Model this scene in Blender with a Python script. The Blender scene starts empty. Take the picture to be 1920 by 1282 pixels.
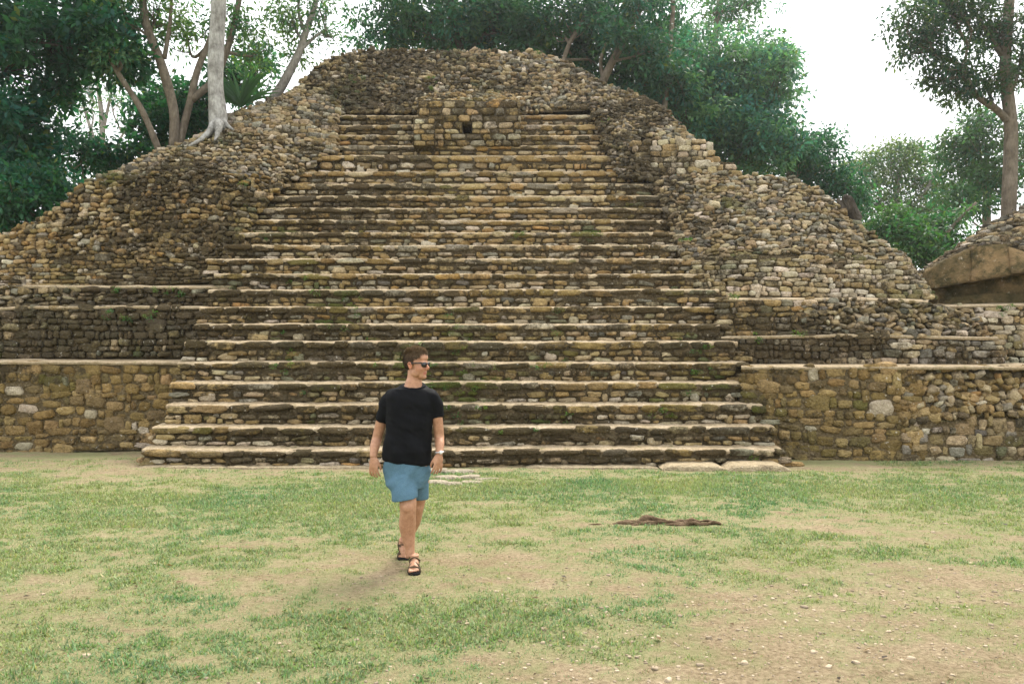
import bpy, math, random
import numpy as np
from mathutils import Vector, Matrix

random.seed(7)
rng = np.random.default_rng(7)
R = math.radians
scene = bpy.context.scene
col = scene.collection

# ------------------------------------------------------------------ camera
FPX, CAMH, HZ = 1493.0, 1.75, 668.0          # focal length in photo pixels, eye height, horizon row
cam_d = bpy.data.cameras.new("camera")
cam_d.sensor_width = 36.0
cam_d.lens = 36.0 * FPX / 1920.0
cam_d.shift_y = (HZ - 641.0) / 1920.0
cam_d.clip_start = 0.1
cam_d.clip_end = 2000.0
cam = bpy.data.objects.new("camera", cam_d)
cam.location = (0, 0, CAMH)
cam.rotation_euler = (R(90), 0, 0)
col.objects.link(cam)
scene.camera = cam

# ------------------------------------------------------------------ sky, sun, exposure
SUN_EL, SUN_AZ = 54.0, 26.0                   # azimuth from +Y (away from camera) towards +X
world = bpy.data.worlds.new("World")
scene.world = world
world.use_nodes = True
wn, wl = world.node_tree.nodes, world.node_tree.links
wn.clear()
w_out = wn.new("ShaderNodeOutputWorld")
w_bg = wn.new("ShaderNodeBackground")
w_sky = wn.new("ShaderNodeTexSky")
w_sky.sky_type = 'NISHITA'
w_sky.sun_disc = False
w_sky.sun_elevation = R(SUN_EL)
w_sky.sun_rotation = R(SUN_AZ)
w_sky.dust_density = 3.0
w_co = wn.new("ShaderNodeTexCoord")
w_no = wn.new("ShaderNodeTexNoise")
w_no.inputs["Scale"].default_value = 2.2
w_no.inputs["Detail"].default_value = 6.0
w_rp = wn.new("ShaderNodeMapRange")
w_rp.inputs["From Min"].default_value = 0.3
w_rp.inputs["From Max"].default_value = 0.7
w_rp.inputs["To Min"].default_value = 0.80
w_rp.inputs["To Max"].default_value = 0.97
w_mx = wn.new("ShaderNodeMix")
w_mx.data_type = 'RGBA'
w_mx.inputs["B"].default_value = (7.3, 7.35, 7.4, 1)      # bright thin cloud cover
wl.new(w_co.outputs["Generated"], w_no.inputs["Vector"])
wl.new(w_no.outputs["Fac"], w_rp.inputs["Value"])
wl.new(w_rp.outputs["Result"], w_mx.inputs["Factor"])
wl.new(w_sky.outputs["Color"], w_mx.inputs["A"])
wl.new(w_mx.outputs["Result"], w_bg.inputs["Color"])
w_bg.inputs["Strength"].default_value = 0.07
wl.new(w_bg.outputs["Background"], w_out.inputs["Surface"])

sun_d = bpy.data.lights.new("sun", 'SUN')
sun_d.energy = 1.5
sun_d.angle = R(28)
sun_d.color = (1.0, 0.94, 0.84)
sun = bpy.data.objects.new("sun", sun_d)
sdir = Vector((math.sin(R(SUN_AZ)) * math.cos(R(SUN_EL)), math.cos(R(SUN_AZ)) * math.cos(R(SUN_EL)), math.sin(R(SUN_EL))))
sun.rotation_euler = sdir.to_track_quat('Z', 'Y').to_euler()
col.objects.link(sun)

scene.view_settings.view_transform = 'Standard'
scene.view_settings.look = 'None'
scene.view_settings.exposure = 2.1
scene.view_settings.gamma = 1.0
scene.view_settings.use_curve_mapping = False
scene.render.engine = 'CYCLES'
scene.cycles.use_denoising = True
scene.cycles.max_bounces = 6
scene.cycles.diffuse_bounces = 2
scene.cycles.volume_bounces = 1
scene.cycles.transparent_max_bounces = 16

# ------------------------------------------------------------------ helpers
def P(px, py, Y):
    """world point that the photograph shows at (px, py) when it stands Y metres away"""
    return np.array([(px - 960.0) / FPX * Y, Y, CAMH + (HZ - py) / FPX * Y])

def to_px(p):
    return 960.0 + p[0] / p[1] * FPX, HZ - (p[2] - CAMH) / p[1] * FPX

def _h(ix, iy, iz, seed):
    n = (ix * 374761393 + iy * 668265263 + iz * 2147483647 + seed * 1274126177) & 0xFFFFFFFF
    n = ((n ^ (n >> 13)) * 1274126177) & 0xFFFFFFFF
    return ((n ^ (n >> 16)) & 0xFFFF) / 65535.0

def vnoise(x, y, z=0.0, seed=0):
    x, y, z = np.broadcast_arrays(np.asarray(x, float), np.asarray(y, float), np.asarray(z, float))
    ix, iy, iz = np.floor(x).astype(np.int64), np.floor(y).astype(np.int64), np.floor(z).astype(np.int64)
    fx, fy, fz = x - ix, y - iy, z - iz
    fx, fy, fz = fx*fx*(3-2*fx), fy*fy*(3-2*fy), fz*fz*(3-2*fz)
    r = 0
    for dx in (0, 1):
        for dy in (0, 1):
            for dz in (0, 1):
                r = r + _h(ix+dx, iy+dy, iz+dz, seed) * (fx if dx else 1-fx) * (fy if dy else 1-fy) * (fz if dz else 1-fz)
    return r

def fbm(x, y, z=0.0, seed=0, oct=4):
    r, a, t = 0, 1.0, 0
    for o in range(oct):
        r = r + a * vnoise(np.asarray(x)*2**o, np.asarray(y)*2**o, np.asarray(z)*2**o, seed+o)
        t += a
        a *= 0.5
    return r / t

WO = {}                                        # world origin of each object
def empty(name, loc, label=None, cat=None, group=None, kind=None):
    o = bpy.data.objects.new(name, None)
    o.empty_display_size = 0.2
    col.objects.link(o)
    o.location = loc
    WO[o] = np.array(loc, float)
    tag(o, label, cat, group, kind)
    return o

def tag(o, label=None, cat=None, group=None, kind=None):
    for k, v in (("label", label), ("category", cat), ("group", group), ("kind", kind)):
        if v:
            o[k] = v
    return o

def mesh_data(name, V, F, mat, smooth=True, cols=None):
    V = np.asarray(V, np.float32)
    F = np.asarray(F, np.int32)
    m = bpy.data.meshes.new(name)
    n, k = F.shape
    m.vertices.add(len(V))
    m.vertices.foreach_set("co", V.ravel())
    m.loops.add(n * k)
    m.loops.foreach_set("vertex_index", F.ravel())
    m.polygons.add(n)
    m.polygons.foreach_set("loop_start", np.arange(0, n*k, k, dtype=np.int32))
    m.polygons.foreach_set("loop_total", np.full(n, k, np.int32))
    if smooth:
        m.polygons.foreach_set("use_smooth", np.ones(n, bool))
    if cols is not None:
        a = m.color_attributes.new("Col", 'FLOAT_COLOR', 'POINT')
        c = np.ones((len(V), 4), np.float32)
        c[:, :cols.shape[1]] = cols
        a.data.foreach_set("color", c.ravel())
    m.update(calc_edges=True)
    m.validate()
    if mat is not None:
        m.materials.append(mat)
    return m

def obj(name, V, F, mat, parent=None, origin=None, smooth=True, cols=None):
    V = np.asarray(V, float)
    if origin is None:
        origin = np.array([V[:, 0].mean(), V[:, 1].mean(), V[:, 2].min()])
    origin = np.asarray(origin, float)
    m = mesh_data(name, V - origin, F, mat, smooth, cols)
    o = bpy.data.objects.new(name, m)
    col.objects.link(o)
    WO[o] = origin
    if parent is not None:
        o.parent = parent
        o.location = origin - WO[parent]
    else:
        o.location = origin
    return o

class MB:
    """collects quads / tris (stored as quads) with vertex colours"""
    def __init__(s):
        s.V, s.F, s.C, s.n = [], [], [], 0
    def add(s, V, F, c=(1, 1, 1, 1)):
        V = np.asarray(V, float)
        F = np.asarray(F, int)
        s.V.append(V)
        s.F.append(F + s.n)
        c = np.asarray(c, float)
        if c.ndim == 1:
            c = np.tile(c, (len(V), 1))
        s.C.append(c)
        s.n += len(V)
    def build(s, name, mat, parent=None, origin=None, smooth=True):
        return obj(name, np.vstack(s.V), np.vstack(s.F), mat, parent, origin, smooth, np.vstack(s.C))

def grid_faces(nu, nv):
    i = np.arange(nu - 1)[:, None] * nv + np.arange(nv - 1)[None, :]
    return np.stack([i, i + nv, i + nv + 1, i + 1], -1).reshape(-1, 4)

def box(x0, x1, y0, y1, z0, z1):
    V = np.array([[x, y, z] for x in (x0, x1) for y in (y0, y1) for z in (z0, z1)], float)
    F = np.array([[0, 1, 3, 2], [4, 6, 7, 5], [0, 4, 5, 1], [2, 3, 7, 6], [0, 2, 6, 4], [1, 5, 7, 3]])
    return V, F

def tube(path, rad, seg=8, cap=True, wob=0.0, seed=0):
    """tapered tube along a polyline; rad is a radius or (a, b) per point"""
    path = np.asarray(path, float)
    n = len(path)
    V = []
    T = np.gradient(path, axis=0)
    T /= np.linalg.norm(T, axis=1)[:, None] + 1e-9
    ref = np.array([0.0, 1.0, 0.0]) if abs(T[0][1]) < 0.9 else np.array([1.0, 0, 0])
    th = np.linspace(0, 2*np.pi, seg, endpoint=False)
    for i in range(n):
        a = ref - T[i] * ref.dot(T[i]); a /= np.linalg.norm(a) + 1e-9
        b = np.cross(T[i], a)
        ref = a
        r = rad[i]
        ra, rb = (r if np.ndim(r) else (r, r))
        w = 1.0
        if wob:
            w = 1 + wob * (vnoise(th*1.6+seed*3.1, np.full(seg, i*0.45+seed)) - 0.5) * 2
        V.append(path[i] + np.outer(np.cos(th)*ra*w, a) + np.outer(np.sin(th)*rb*w, b))
    V = np.vstack(V)
    F = []
    for i in range(n - 1):
        for j in range(seg):
            k = (j + 1) % seg
            F.append([i*seg+j, i*seg+k, (i+1)*seg+k, (i+1)*seg+j])
    if cap:
        V = np.vstack([V, path[0], path[-1]])
        c0, c1 = n*seg, n*seg+1
        for j in range(0, seg, 2):
            F.append([c0, (j+2) % seg, j+1, j])
            F.append([c1, (n-1)*seg+j, (n-1)*seg+j+1, (n-1)*seg+(j+2) % seg])
    return V, np.array(F)

# ------------------------------------------------------------------ materials
def new_mat(name):
    m = bpy.data.materials.new(name)
    m.use_nodes = True
    nt = m.node_tree
    nt.nodes.clear()
    out = nt.nodes.new("ShaderNodeOutputMaterial")
    b = nt.nodes.new("ShaderNodeBsdfPrincipled")
    nt.links.new(b.outputs[0], out.inputs[0])
    b.inputs["Roughness"].default_value = 0.9
    b.inputs["Specular IOR Level"].default_value = 0.08
    return m, nt, b

def N(nt, t, **kw):
    n = nt.nodes.new(t)
    for k, v in kw.items():
        if k in n.inputs:
            n.inputs[k].default_value = v
        else:
            setattr(n, k, v)
    return n

def noise(nt, vec, scale, detail=5.0, rough=0.6):
    n = N(nt, "ShaderNodeTexNoise", Scale=scale, Detail=detail, Roughness=rough)
    nt.links.new(vec, n.inputs["Vector"])
    return n.outputs["Fac"]

def mrange(nt, v, a, b, c=0.0, d=1.0):
    n = N(nt, "ShaderNodeMapRange")
    for k, x in (("From Min", a), ("From Max", b), ("To Min", c), ("To Max", d)):
        n.inputs[k].default_value = x
    nt.links.new(v, n.inputs["Value"])
    return n.outputs["Result"]

def mixc(nt, fac, a, b, mode='MIX'):
    n = N(nt, "ShaderNodeMix", data_type='RGBA', blend_type=mode)
    for sock, v in (("Factor", fac), ("A", a), ("B", b)):
        if isinstance(v, bpy.types.NodeSocket):
            nt.links.new(v, n.inputs[sock])
        elif sock == "Factor":
            n.inputs[sock].default_value = v
        else:
            n.inputs[sock].default_value = (*v, 1)
    return n.outputs["Result"]

def math_(nt, op, a, b=0.5):
    n = N(nt, "ShaderNodeMath", operation=op)
    for i, v in enumerate((a, b)):
        if isinstance(v, bpy.types.NodeSocket):
            nt.links.new(v, n.inputs[i])
        else:
            n.inputs[i].default_value = v
    return n.outputs[0]

def bump(nt, b, height, strength=0.5, dist=0.02):
    n = N(nt, "ShaderNodeBump", Strength=strength, Distance=dist)
    nt.links.new(height, n.inputs["Height"])
    nt.links.new(n.outputs[0], b.inputs["Normal"])

def wpos(nt):
    return N(nt, "ShaderNodeNewGeometry").outputs["Position"]

def stone_material(name, mortar=False):
    m, nt, b = new_mat(name)
    pos = wpos(nt)
    at = N(nt, "ShaderNodeAttribute", attribute_name="Col")
    c = at.outputs["Color"]
    stain = at.outputs["Alpha"]                               # amount of lichen, and in places painted shade, on this stone
    n1 = noise(nt, pos, 9.0, 6, 0.65)
    n2 = noise(nt, pos, 38.0, 5, 0.7)
    c = mixc(nt, 1.0, c, mixc(nt, mrange(nt, n1, 0.25, 0.75), (0.60, 0.56, 0.50), (1.25, 1.22, 1.15)), 'MULTIPLY')
    c = mixc(nt, 1.0, c, mixc(nt, mrange(nt, n2, 0.3, 0.7), (0.66, 0.64, 0.60), (1.2, 1.2, 1.2)), 'MULTIPLY')
    n3 = math_(nt, 'ADD', math_(nt, 'MULTIPLY', noise(nt, pos, 2.6, 8, 0.72), .62), math_(nt, 'MULTIPLY', noise(nt, pos, 11.0, 6, 0.7), .38))
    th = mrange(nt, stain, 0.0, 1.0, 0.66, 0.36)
    lich_shade = mrange(nt, math_(nt, 'SUBTRACT', n3, th), -0.05, 0.06)
    c = mixc(nt, math_(nt, 'MULTIPLY', lich_shade, 0.90), c, mixc(nt, n2, (0.018, 0.015, 0.010), (0.095, 0.073, 0.042)))
    # pale lichen spots
    n4 = noise(nt, pos, 15.0, 3, 0.6)
    c = mixc(nt, mrange(nt, n4, 0.66, 0.74, 0, 0.75), c, (0.58, 0.54, 0.47))
    nt.links.new(c, b.inputs["Base Color"])
    v = N(nt, "ShaderNodeTexVoronoi", Scale=26.0)
    nt.links.new(pos, v.inputs["Vector"])
    hgt = math_(nt, 'ADD', math_(nt, 'MULTIPLY', n1, 0.8), math_(nt, 'ADD', math_(nt, 'MULTIPLY', n2, 0.6), math_(nt, 'MULTIPLY', v.outputs["Distance"], 0.5)))
    bump(nt, b, hgt, 1.0, 0.045)
    b.inputs["Roughness"].default_value = 0.92
    return m

MAT_STONE = stone_material("weathered_limestone")

def mortar_material(name, k):
    m, nt, b = new_mat(name)
    pos = wpos(nt)
    v = N(nt, "ShaderNodeTexVoronoi", Scale=17.0)
    nt.links.new(pos, v.inputs["Vector"])
    n1 = noise(nt, pos, 5.0, 7, 0.7)
    n2 = noise(nt, pos, 45.0, 4, 0.7)
    c = mixc(nt, mrange(nt, n1, 0.3, 0.7), (0.055*k, 0.041*k, 0.022*k), (0.13*k, 0.098*k, 0.056*k))
    c = mixc(nt, mrange(nt, v.outputs["Distance"], 0.0, 0.45, 1.0, 0.0), c, (0.17*k, 0.135*k, 0.085*k))
    c = mixc(nt, 1.0, c, mixc(nt, n2, (0.5, 0.5, 0.48), (1.3, 1.3, 1.25)), 'MULTIPLY')
    nt.links.new(c, b.inputs["Base Color"])
    bump(nt, b, math_(nt, 'ADD', n1, math_(nt, 'ADD', math_(nt, 'MULTIPLY', n2, 0.4), math_(nt, 'MULTIPLY', v.outputs["Distance"], -1.2))), 1.0, 0.04)
    return m
MAT_MORTAR = mortar_material("earth_mortar", 0.8)
MAT_LIME = mortar_material("lime_mortar", 1.35)

def tread_material():
    m, nt, b = new_mat("dusty_tread")
    pos = wpos(nt)
    n1 = noise(nt, pos, 2.2, 7, 0.7)
    n2 = noise(nt, pos, 24.0, 6, 0.7)
    c = mixc(nt, mrange(nt, n1, 0.35, 0.7), (0.35, 0.265, 0.165), (0.50, 0.41, 0.29))
    c = mixc(nt, mrange(nt, n2, 0.32, 0.58, 0.85, 0.0), c, (0.15, 0.115, 0.06))
    n3 = noise(nt, pos, 5.5, 5, 0.65)
    c = mixc(nt, mrange(nt, n3, 0.58, 0.7, 0, 0.8), c, (0.13, 0.125, 0.04))
    nt.links.new(c, b.inputs["Base Color"])
    bump(nt, b, math_(nt, 'ADD', n2, n3), 0.8, 0.02)
    return m
MAT_TREAD = tread_material()

# ------------------------------------------------------------------ ground
def grass_density(X, Y):
    d = .5 + .60*(fbm(X*0.55+5, Y*0.75+3, seed=11, oct=5) - .5)
    d = d + 0.62*(fbm(X*2.0, Y*3.4, seed=21, oct=5) - 0.5) + 0.62*(fbm(X*8.0, Y*10.0, seed=23, oct=3) - 0.5)
    g = np.zeros_like(d)
    for cx, cy, rx, ry, a in ((-3.2, 10.0, 3.2, 1.5, .22), (1.2, 10.2, 2.6, 0.9, .15), (-3.4, 6.2, 2.2, 1.6, .10),
                              (-1.3, 5.0, 1.6, .8, .10), (3.4, 7.3, 1.4, 0.6, .12), (6, 10.6, 2.5, 1.2, .10),
                              (2.6, 4.6, 1.7, .9, -.24), (4.3, 6.0, 1.6, 1.1, -.20), (1.4, 6.3, 1.8, .7, -.13), (1.0, 4.4, 1.0, .5, -.06), (-7, 13.3, 3.4, 0.9, -.25),
                              (-1.6, 12.3, 6, .45, -.16), (4.2, 12.6, 4, .45, -.10), (2.4, 8.3, 1.8, .5, -.10), (-2.2, 7.6, 1.7, .35, -.08)):
        g += a*np.exp(-((X-cx)/rx)**2 - ((Y-cy)/ry)**2)
    return d + g

def ground_z(X, Y):
    near = np.clip((40 - np.abs(X)) / 20, 0, 1)
    return near * (0.05*(fbm(X*0.5, Y*0.5, seed=3, oct=3)-0.5) + 0.028*(fbm(X*3.1, Y*3.1, seed=4, oct=4)-0.5) + 0.018*(fbm(X*11, Y*11, seed=14, oct=2)-0.5))

def build_ground():
    xs = np.concatenate([-np.geomspace(500, 11.2, 22), np.arange(-11, 11.01, 0.055), np.geomspace(11.2, 500, 22)])
    ys = np.concatenate([-np.geomspace(300, 1, 10), np.arange(0, 3.2, 0.4), np.arange(3.4, 15.2, 0.05), np.geomspace(15.5, 900, 24)])
    X, Y = np.meshgrid(xs, ys, indexing='ij')
    Z = ground_z(X, Y)
    d = grass_density(X, Y)
    V = np.stack([X, Y, Z], -1).reshape(-1, 3)
    g = np.clip((d - 0.20) / 0.32, 0, 1).reshape(-1, 1)
    cols = np.hstack([g, g, g, np.ones_like(g)])
    m, nt, b = new_mat("dirt_and_turf")
    pos = wpos(nt)
    at = N(nt, "ShaderNodeAttribute", attribute_name="Col")
    n1 = noise(nt, pos, 1.3, 7, 0.65)
    n2 = noise(nt, pos, 30.0, 6, 0.75)
    n3 = noise(nt, pos, 95.0, 4, 0.7)
    dirt = mixc(nt, mrange(nt, n1, 0.3, 0.7), (0.33, 0.255, 0.155), (0.47, 0.375, 0.248))
    dirt = mixc(nt, 1.0, dirt, mixc(nt, mrange(nt, n2, 0.3, 0.7), (0.40, 0.37, 0.32), (1.18, 1.18, 1.18)), 'MULTIPLY')
    dirt = mixc(nt, mrange(nt, n3, 0.64, 0.72, 0, 0.7), dirt, (0.50, 0.44, 0.35))
    dirt = mixc(nt, mrange(nt, noise(nt, pos, 52.0, 4, .7), 0.36, 0.28, 0, 0.75), dirt, (0.11, 0.085, 0.055))
    turf = mixc(nt, n2, (0.195, 0.215, 0.090), (0.345, 0.350, 0.170))
    f = math_(nt, 'MULTIPLY', at.outputs["Color"], mrange(nt, n3, 0.25, 0.6, 0.45, 1.0))
    c = mixc(nt, f, dirt, turf)
    nt.links.new(c, b.inputs["Base Color"])
    bump(nt, b, math_(nt, 'ADD', n2, math_(nt, 'MULTIPLY', n3, 0.6)), 1.0, 0.035)
    o = obj("ground", V, grid_faces(len(xs), len(ys)), m, origin=(0, 0, 0), cols=cols)
    tag(o, kind="structure")
build_ground()

# ------------------------------------------------------------------ stones
def make_base_stones(count, n, pw, chop, amp, seed):
    r = np.random.default_rng(seed)
    lin = np.linspace(-1, 1, n + 1)
    pts, idx, faces = [], {}, []
    def vid(p):
        k = tuple(np.round(p, 5))
        if k not in idx:
            idx[k] = len(pts)
            pts.append(p)
        return idx[k]
    for ax in range(3):
        for s in (-1, 1):
            for i in range(n):
                for j in range(n):
                    q = []
                    for a, b_ in ((i, j), (i+1, j), (i+1, j+1), (i, j+1)):
                        p = [0, 0, 0]
                        p[ax] = s
                        p[(ax+1) % 3] = lin[a]
                        p[(ax+2) % 3] = lin[b_]
                        q.append(vid(p))
                    faces.append(q if s > 0 else q[::-1])
    B = np.array(pts, float)
    F = np.array(faces)
    res = []
    for k in range(count):
        p = r.uniform(*pw)
        V = B * (1 - 0.25*(1-np.abs(B))*np.abs(B))
        V = V / (np.sum(np.abs(V)**p, axis=1)**(1/p))[:, None]
        for _ in range(r.integers(2, 6)):
            nrm = r.normal(size=3); nrm /= np.linalg.norm(nrm)
            d = V @ nrm
            lim = r.uniform(*chop)
            over = np.clip(d - lim, 0, None)
            V = V - np.outer(over*0.85, nrm)
        o = r.uniform(0, 50, 3)
        nz = np.stack([vnoise(V[:, 0]*1.7+o[i], V[:, 1]*1.7+o[(i+1) % 3], V[:, 2]*1.7, seed=k*3+i) for i in range(3)], -1) - 0.5
        V = V + nz*amp
        nz = np.stack([vnoise(V[:, 0]*4.3+o[i], V[:, 1]*4.3+o[(i+1) % 3], V[:, 2]*4.3, seed=k*5+i) for i in range(3)], -1) - 0.5
        V = V + nz*amp*.42
        V /= np.abs(V).max(axis=0)
        res.append(V)
    return res, F

BLOCKY, BLOCK_F = make_base_stones(40, 4, (3.2, 7.0), (0.80, 1.30), 0.42, 1)
ROUND, ROUND_F = make_base_stones(50, 3, (2.6, 6.0), (0.45, 1.0), 0.62, 2)

def stain_shade_at(X, Z):
    """dark lichen cover (0..1) of the masonry, with shade painted in on the left flank and beside the stair"""
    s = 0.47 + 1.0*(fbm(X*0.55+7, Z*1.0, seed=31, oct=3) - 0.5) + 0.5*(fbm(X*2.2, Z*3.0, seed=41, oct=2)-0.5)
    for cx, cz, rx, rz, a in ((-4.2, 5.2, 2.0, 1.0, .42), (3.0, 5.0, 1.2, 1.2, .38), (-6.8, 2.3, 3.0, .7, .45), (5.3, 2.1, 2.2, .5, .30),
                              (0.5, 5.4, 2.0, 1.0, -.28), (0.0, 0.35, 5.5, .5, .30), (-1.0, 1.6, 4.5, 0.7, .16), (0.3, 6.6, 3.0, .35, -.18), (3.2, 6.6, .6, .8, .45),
                              (-3.0, 7.3, .8, .7, .30), (-7.6, 5.2, 1.3, .7, .55), (-6.1, 4.0, .5, .45, .5), (5.8, 4.6, 2.6, 1.6, -.25), (-8, .8, 3, .8, -.22), (7.5, .9, 2, .8, -.12), (6, .25, 4, .25, -.3), (-2.5, 8.6, 2.0, .8, .18)):  # upper left face and stair-side gap: shade painted in as extra darkening
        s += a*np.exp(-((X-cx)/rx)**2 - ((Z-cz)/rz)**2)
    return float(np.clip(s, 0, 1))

def moss_at(X, Z):
    s = 1.5*(fbm(X*1.2+3, Z*1.6+9, seed=51, oct=3) - 0.60)
    for cx, cz, rx, rz, a in ((-5.6, 2.5, 1.0, .5, .42), (-2.0, 1.7, 2.6, .9, .34), (0.4, 1.3, 2.4, .6, .34), (-3.5, 3.0, 1.2, .5, .15), (0.3, 4.2, 1.5, .25, .2), (3.3, 1.5, .6, .6, .12)):
        s += a*np.exp(-((X-cx)/rx)**2 - ((Z-cz)/rz)**2)
    return float(np.clip(s*2.3, 0, 0.9))

PAL = {
    'tan':   [((.40, .31, .17), 4), ((.33, .245, .12), 4), ((.26, .19, .09), 3), ((.47, .40, .27), 2.4), ((.31, .29, .235), 1.6), ((.58, .53, .43), 1.0), ((.41, .265, .115), .5), ((.14, .118, .08), 1.4)],
    'brown': [((.28, .21, .095), 5), ((.23, .168, .075), 4), ((.34, .255, .13), 3), ((.19, .15, .08), 2), ((.43, .39, .31), 1.0)],
    'grey':  [((.39, .32, .205), 4), ((.31, .245, .14), 3), ((.30, .285, .24), 2.4), ((.45, .39, .28), 2.5), ((.17, .165, .145), 1.6), ((.56, .51, .43), 1.0)],
    'pale':  [((.48, .42, .31), 4), ((.57, .52, .43), 3), ((.41, .335, .21), 3), ((.35, .27, .15), 2)],
}
def pick(pal):
    c, w = zip(*PAL[pal])
    w = np.array(w) / sum(w)
    k = rng.choice(len(c), p=w)
    return np.array(c[k]) * np.array([1.02, 1.0, 1.0]) * rng.uniform(0.78, 1.18) * (1 + rng.uniform(-.04, .04, 3))

STONES = []                                     # every laid stone: (kind, part, owner, V, F, colour, pixels)
def stone(kind, part, owner, pos, t, up, out, size, style, pal, stain=None, tilt=6.0, dark=0.0):
    lib, F = (BLOCKY, BLOCK_F) if style == 'block' else (ROUND, ROUND_F)
    B = lib[rng.integers(len(lib))] * np.array([rng.choice([-1, 1]), 1.0, 1.0])
    flip = False
    a, y, p = R(rng.normal(0, tilt)), R(rng.normal(0, tilt*1.2)), R(rng.normal(0, tilt))
    M = Matrix.Rotation(a, 3, 'Y') @ Matrix.Rotation(y, 3, 'Z') @ Matrix.Rotation(p, 3, 'X')
    V = (B * (np.asarray(size)/2)) @ np.array(M).T
    if np.linalg.det(np.diag([1, 1, 1])) < 0:
        flip = True
    V = pos + V[:, :1]*t + V[:, 1:2]*out + V[:, 2:]*up
    X, Z = pos[0], pos[2]
    s = stain_shade_at(X, Z) + dark + rng.normal(0, 0.13) if stain is None else stain
    c = pick(pal)
    g = moss_at(X, Z) * rng.uniform(0.2, 1.3)
    c = c*(1-min(g, .8)) + np.array((.052, .085, .016))*min(g, .8)
    px = size[0]*size[2]*(FPX/pos[1])**2
    x, yy = to_px(pos)
    if not (-420 < x < 2340):
        return
    if not (0 < x < 1920):
        px *= 0.01
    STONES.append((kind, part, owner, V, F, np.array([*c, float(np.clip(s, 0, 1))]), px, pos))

def fix_normals(o):
    import bmesh
    bm = bmesh.new()
    bm.from_mesh(o.data)
    bmesh.ops.recalc_face_normals(bm, faces=bm.faces)
    bm.to_mesh(o.data)
    bm.free()

class Patch:
    """a face of the ruin between a bottom and a top line of world points"""
    def __init__(s, bot, top):
        s.b = np.array([P(*p) for p in bot])
        s.t = np.array([P(*p) for p in top])
        mid = (s.b + s.t)/2
        d = np.linalg.norm(np.diff(mid[:, :2], axis=0), axis=1)
        s.k = np.concatenate([[0], np.cumsum(d)])
        s.L = s.k[-1]
    def line(s, A, q):
        return np.stack([np.interp(q, s.k, A[:, i]) for i in range(3)], -1)
    def at(s, q, v):
        v = np.asarray(v)[..., None]
        return s.line(s.b, q)*(1-v) + s.line(s.t, q)*v
    def H(s, q):
        return float(np.interp(q, s.k, s.t[:, 2] - s.b[:, 2]))
    def frame(s, q):
        e = 0.15
        t = s.at(min(q+e, s.L), 0.5) - s.at(max(q-e, 0), 0.5)
        t[2] *= 0.35
        t /= np.linalg.norm(t)
        up = np.array([0, 0, 1.0])
        out = np.cross(t, up); out /= np.linalg.norm(out)
        up = np.cross(out, t)
        return t, up, out

def backing(pt, name, parent, inset=0.05, rough=0.05, mat=None):
    nq = max(3, int(pt.L/0.16)); nv = max(4, int(max(pt.H(q) for q in pt.k)/0.14))
    Q, W = np.meshgrid(np.linspace(0, pt.L, nq), np.linspace(0, 1, nv), indexing='ij')
    V = pt.at(Q.ravel(), W.ravel())
    d = inset + rough*(fbm(V[:, 0]*3, V[:, 2]*3, V[:, 1]*3, seed=9, oct=3) - 0.5)
    for i, q in enumerate(Q.ravel()):
        V[i] -= pt.frame(q)[2]*d[i]
    return obj(name, V, grid_faces(nq, nv)[:, ::-1], mat or MAT_MORTAR, parent)

def lay(pt, kind, part, owner, style='block', pal='tan', hr=(.09, .17), wr=(.16, .42), dr=(.14, .24), proud=(.0, .05), tilt=4.0, dark=0.0, wob=0.05, big=0.05, over=0.0, gap=1.03, keep=1.0):
    hmax = max(pt.H(q) for q in np.linspace(0, pt.L, 60))
    z = 0.0
    ph = rng.uniform(0, 100)
    while z < hmax + over:
        ch = rng.uniform(*hr)
        q = -rng.uniform(0, wr[0])
        while q < pt.L:
            w = rng.uniform(*wr) if rng.random() > 0.25 else rng.uniform(wr[0]*0.6, wr[0]*1.1)
            qc = min(max(q + w/2, 0), pt.L)
            q += w
            h = pt.H(qc)
            zc = z + ch/2 + wob*2*(vnoise(qc*0.9+ph, z*1.5) - 0.5) + rng.normal(0, ch*0.10)
            if zc > h + over or h < 0.05 or zc < -0.02 or rng.random() > keep:
                continue
            pos = pt.at(qc, np.clip(zc/h, -0.05, 1.08))
            t, up, out = pt.frame(qc)
            hh, ww = ch*rng.uniform(0.92, 1.12)*gap, w*gap
            if rng.random() < big:
                hh *= rng.uniform(1.3, 1.9); ww *= rng.uniform(1.1, 1.4)
            d = rng.uniform(*dr)
            pos = pos + out*(rng.uniform(*proud) - d*0.5 + 0.02)
            stone(kind, part, owner, pos, t, up, out, (ww, d, hh), style, pal, tilt=tilt, dark=dark)
        z += ch

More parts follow.
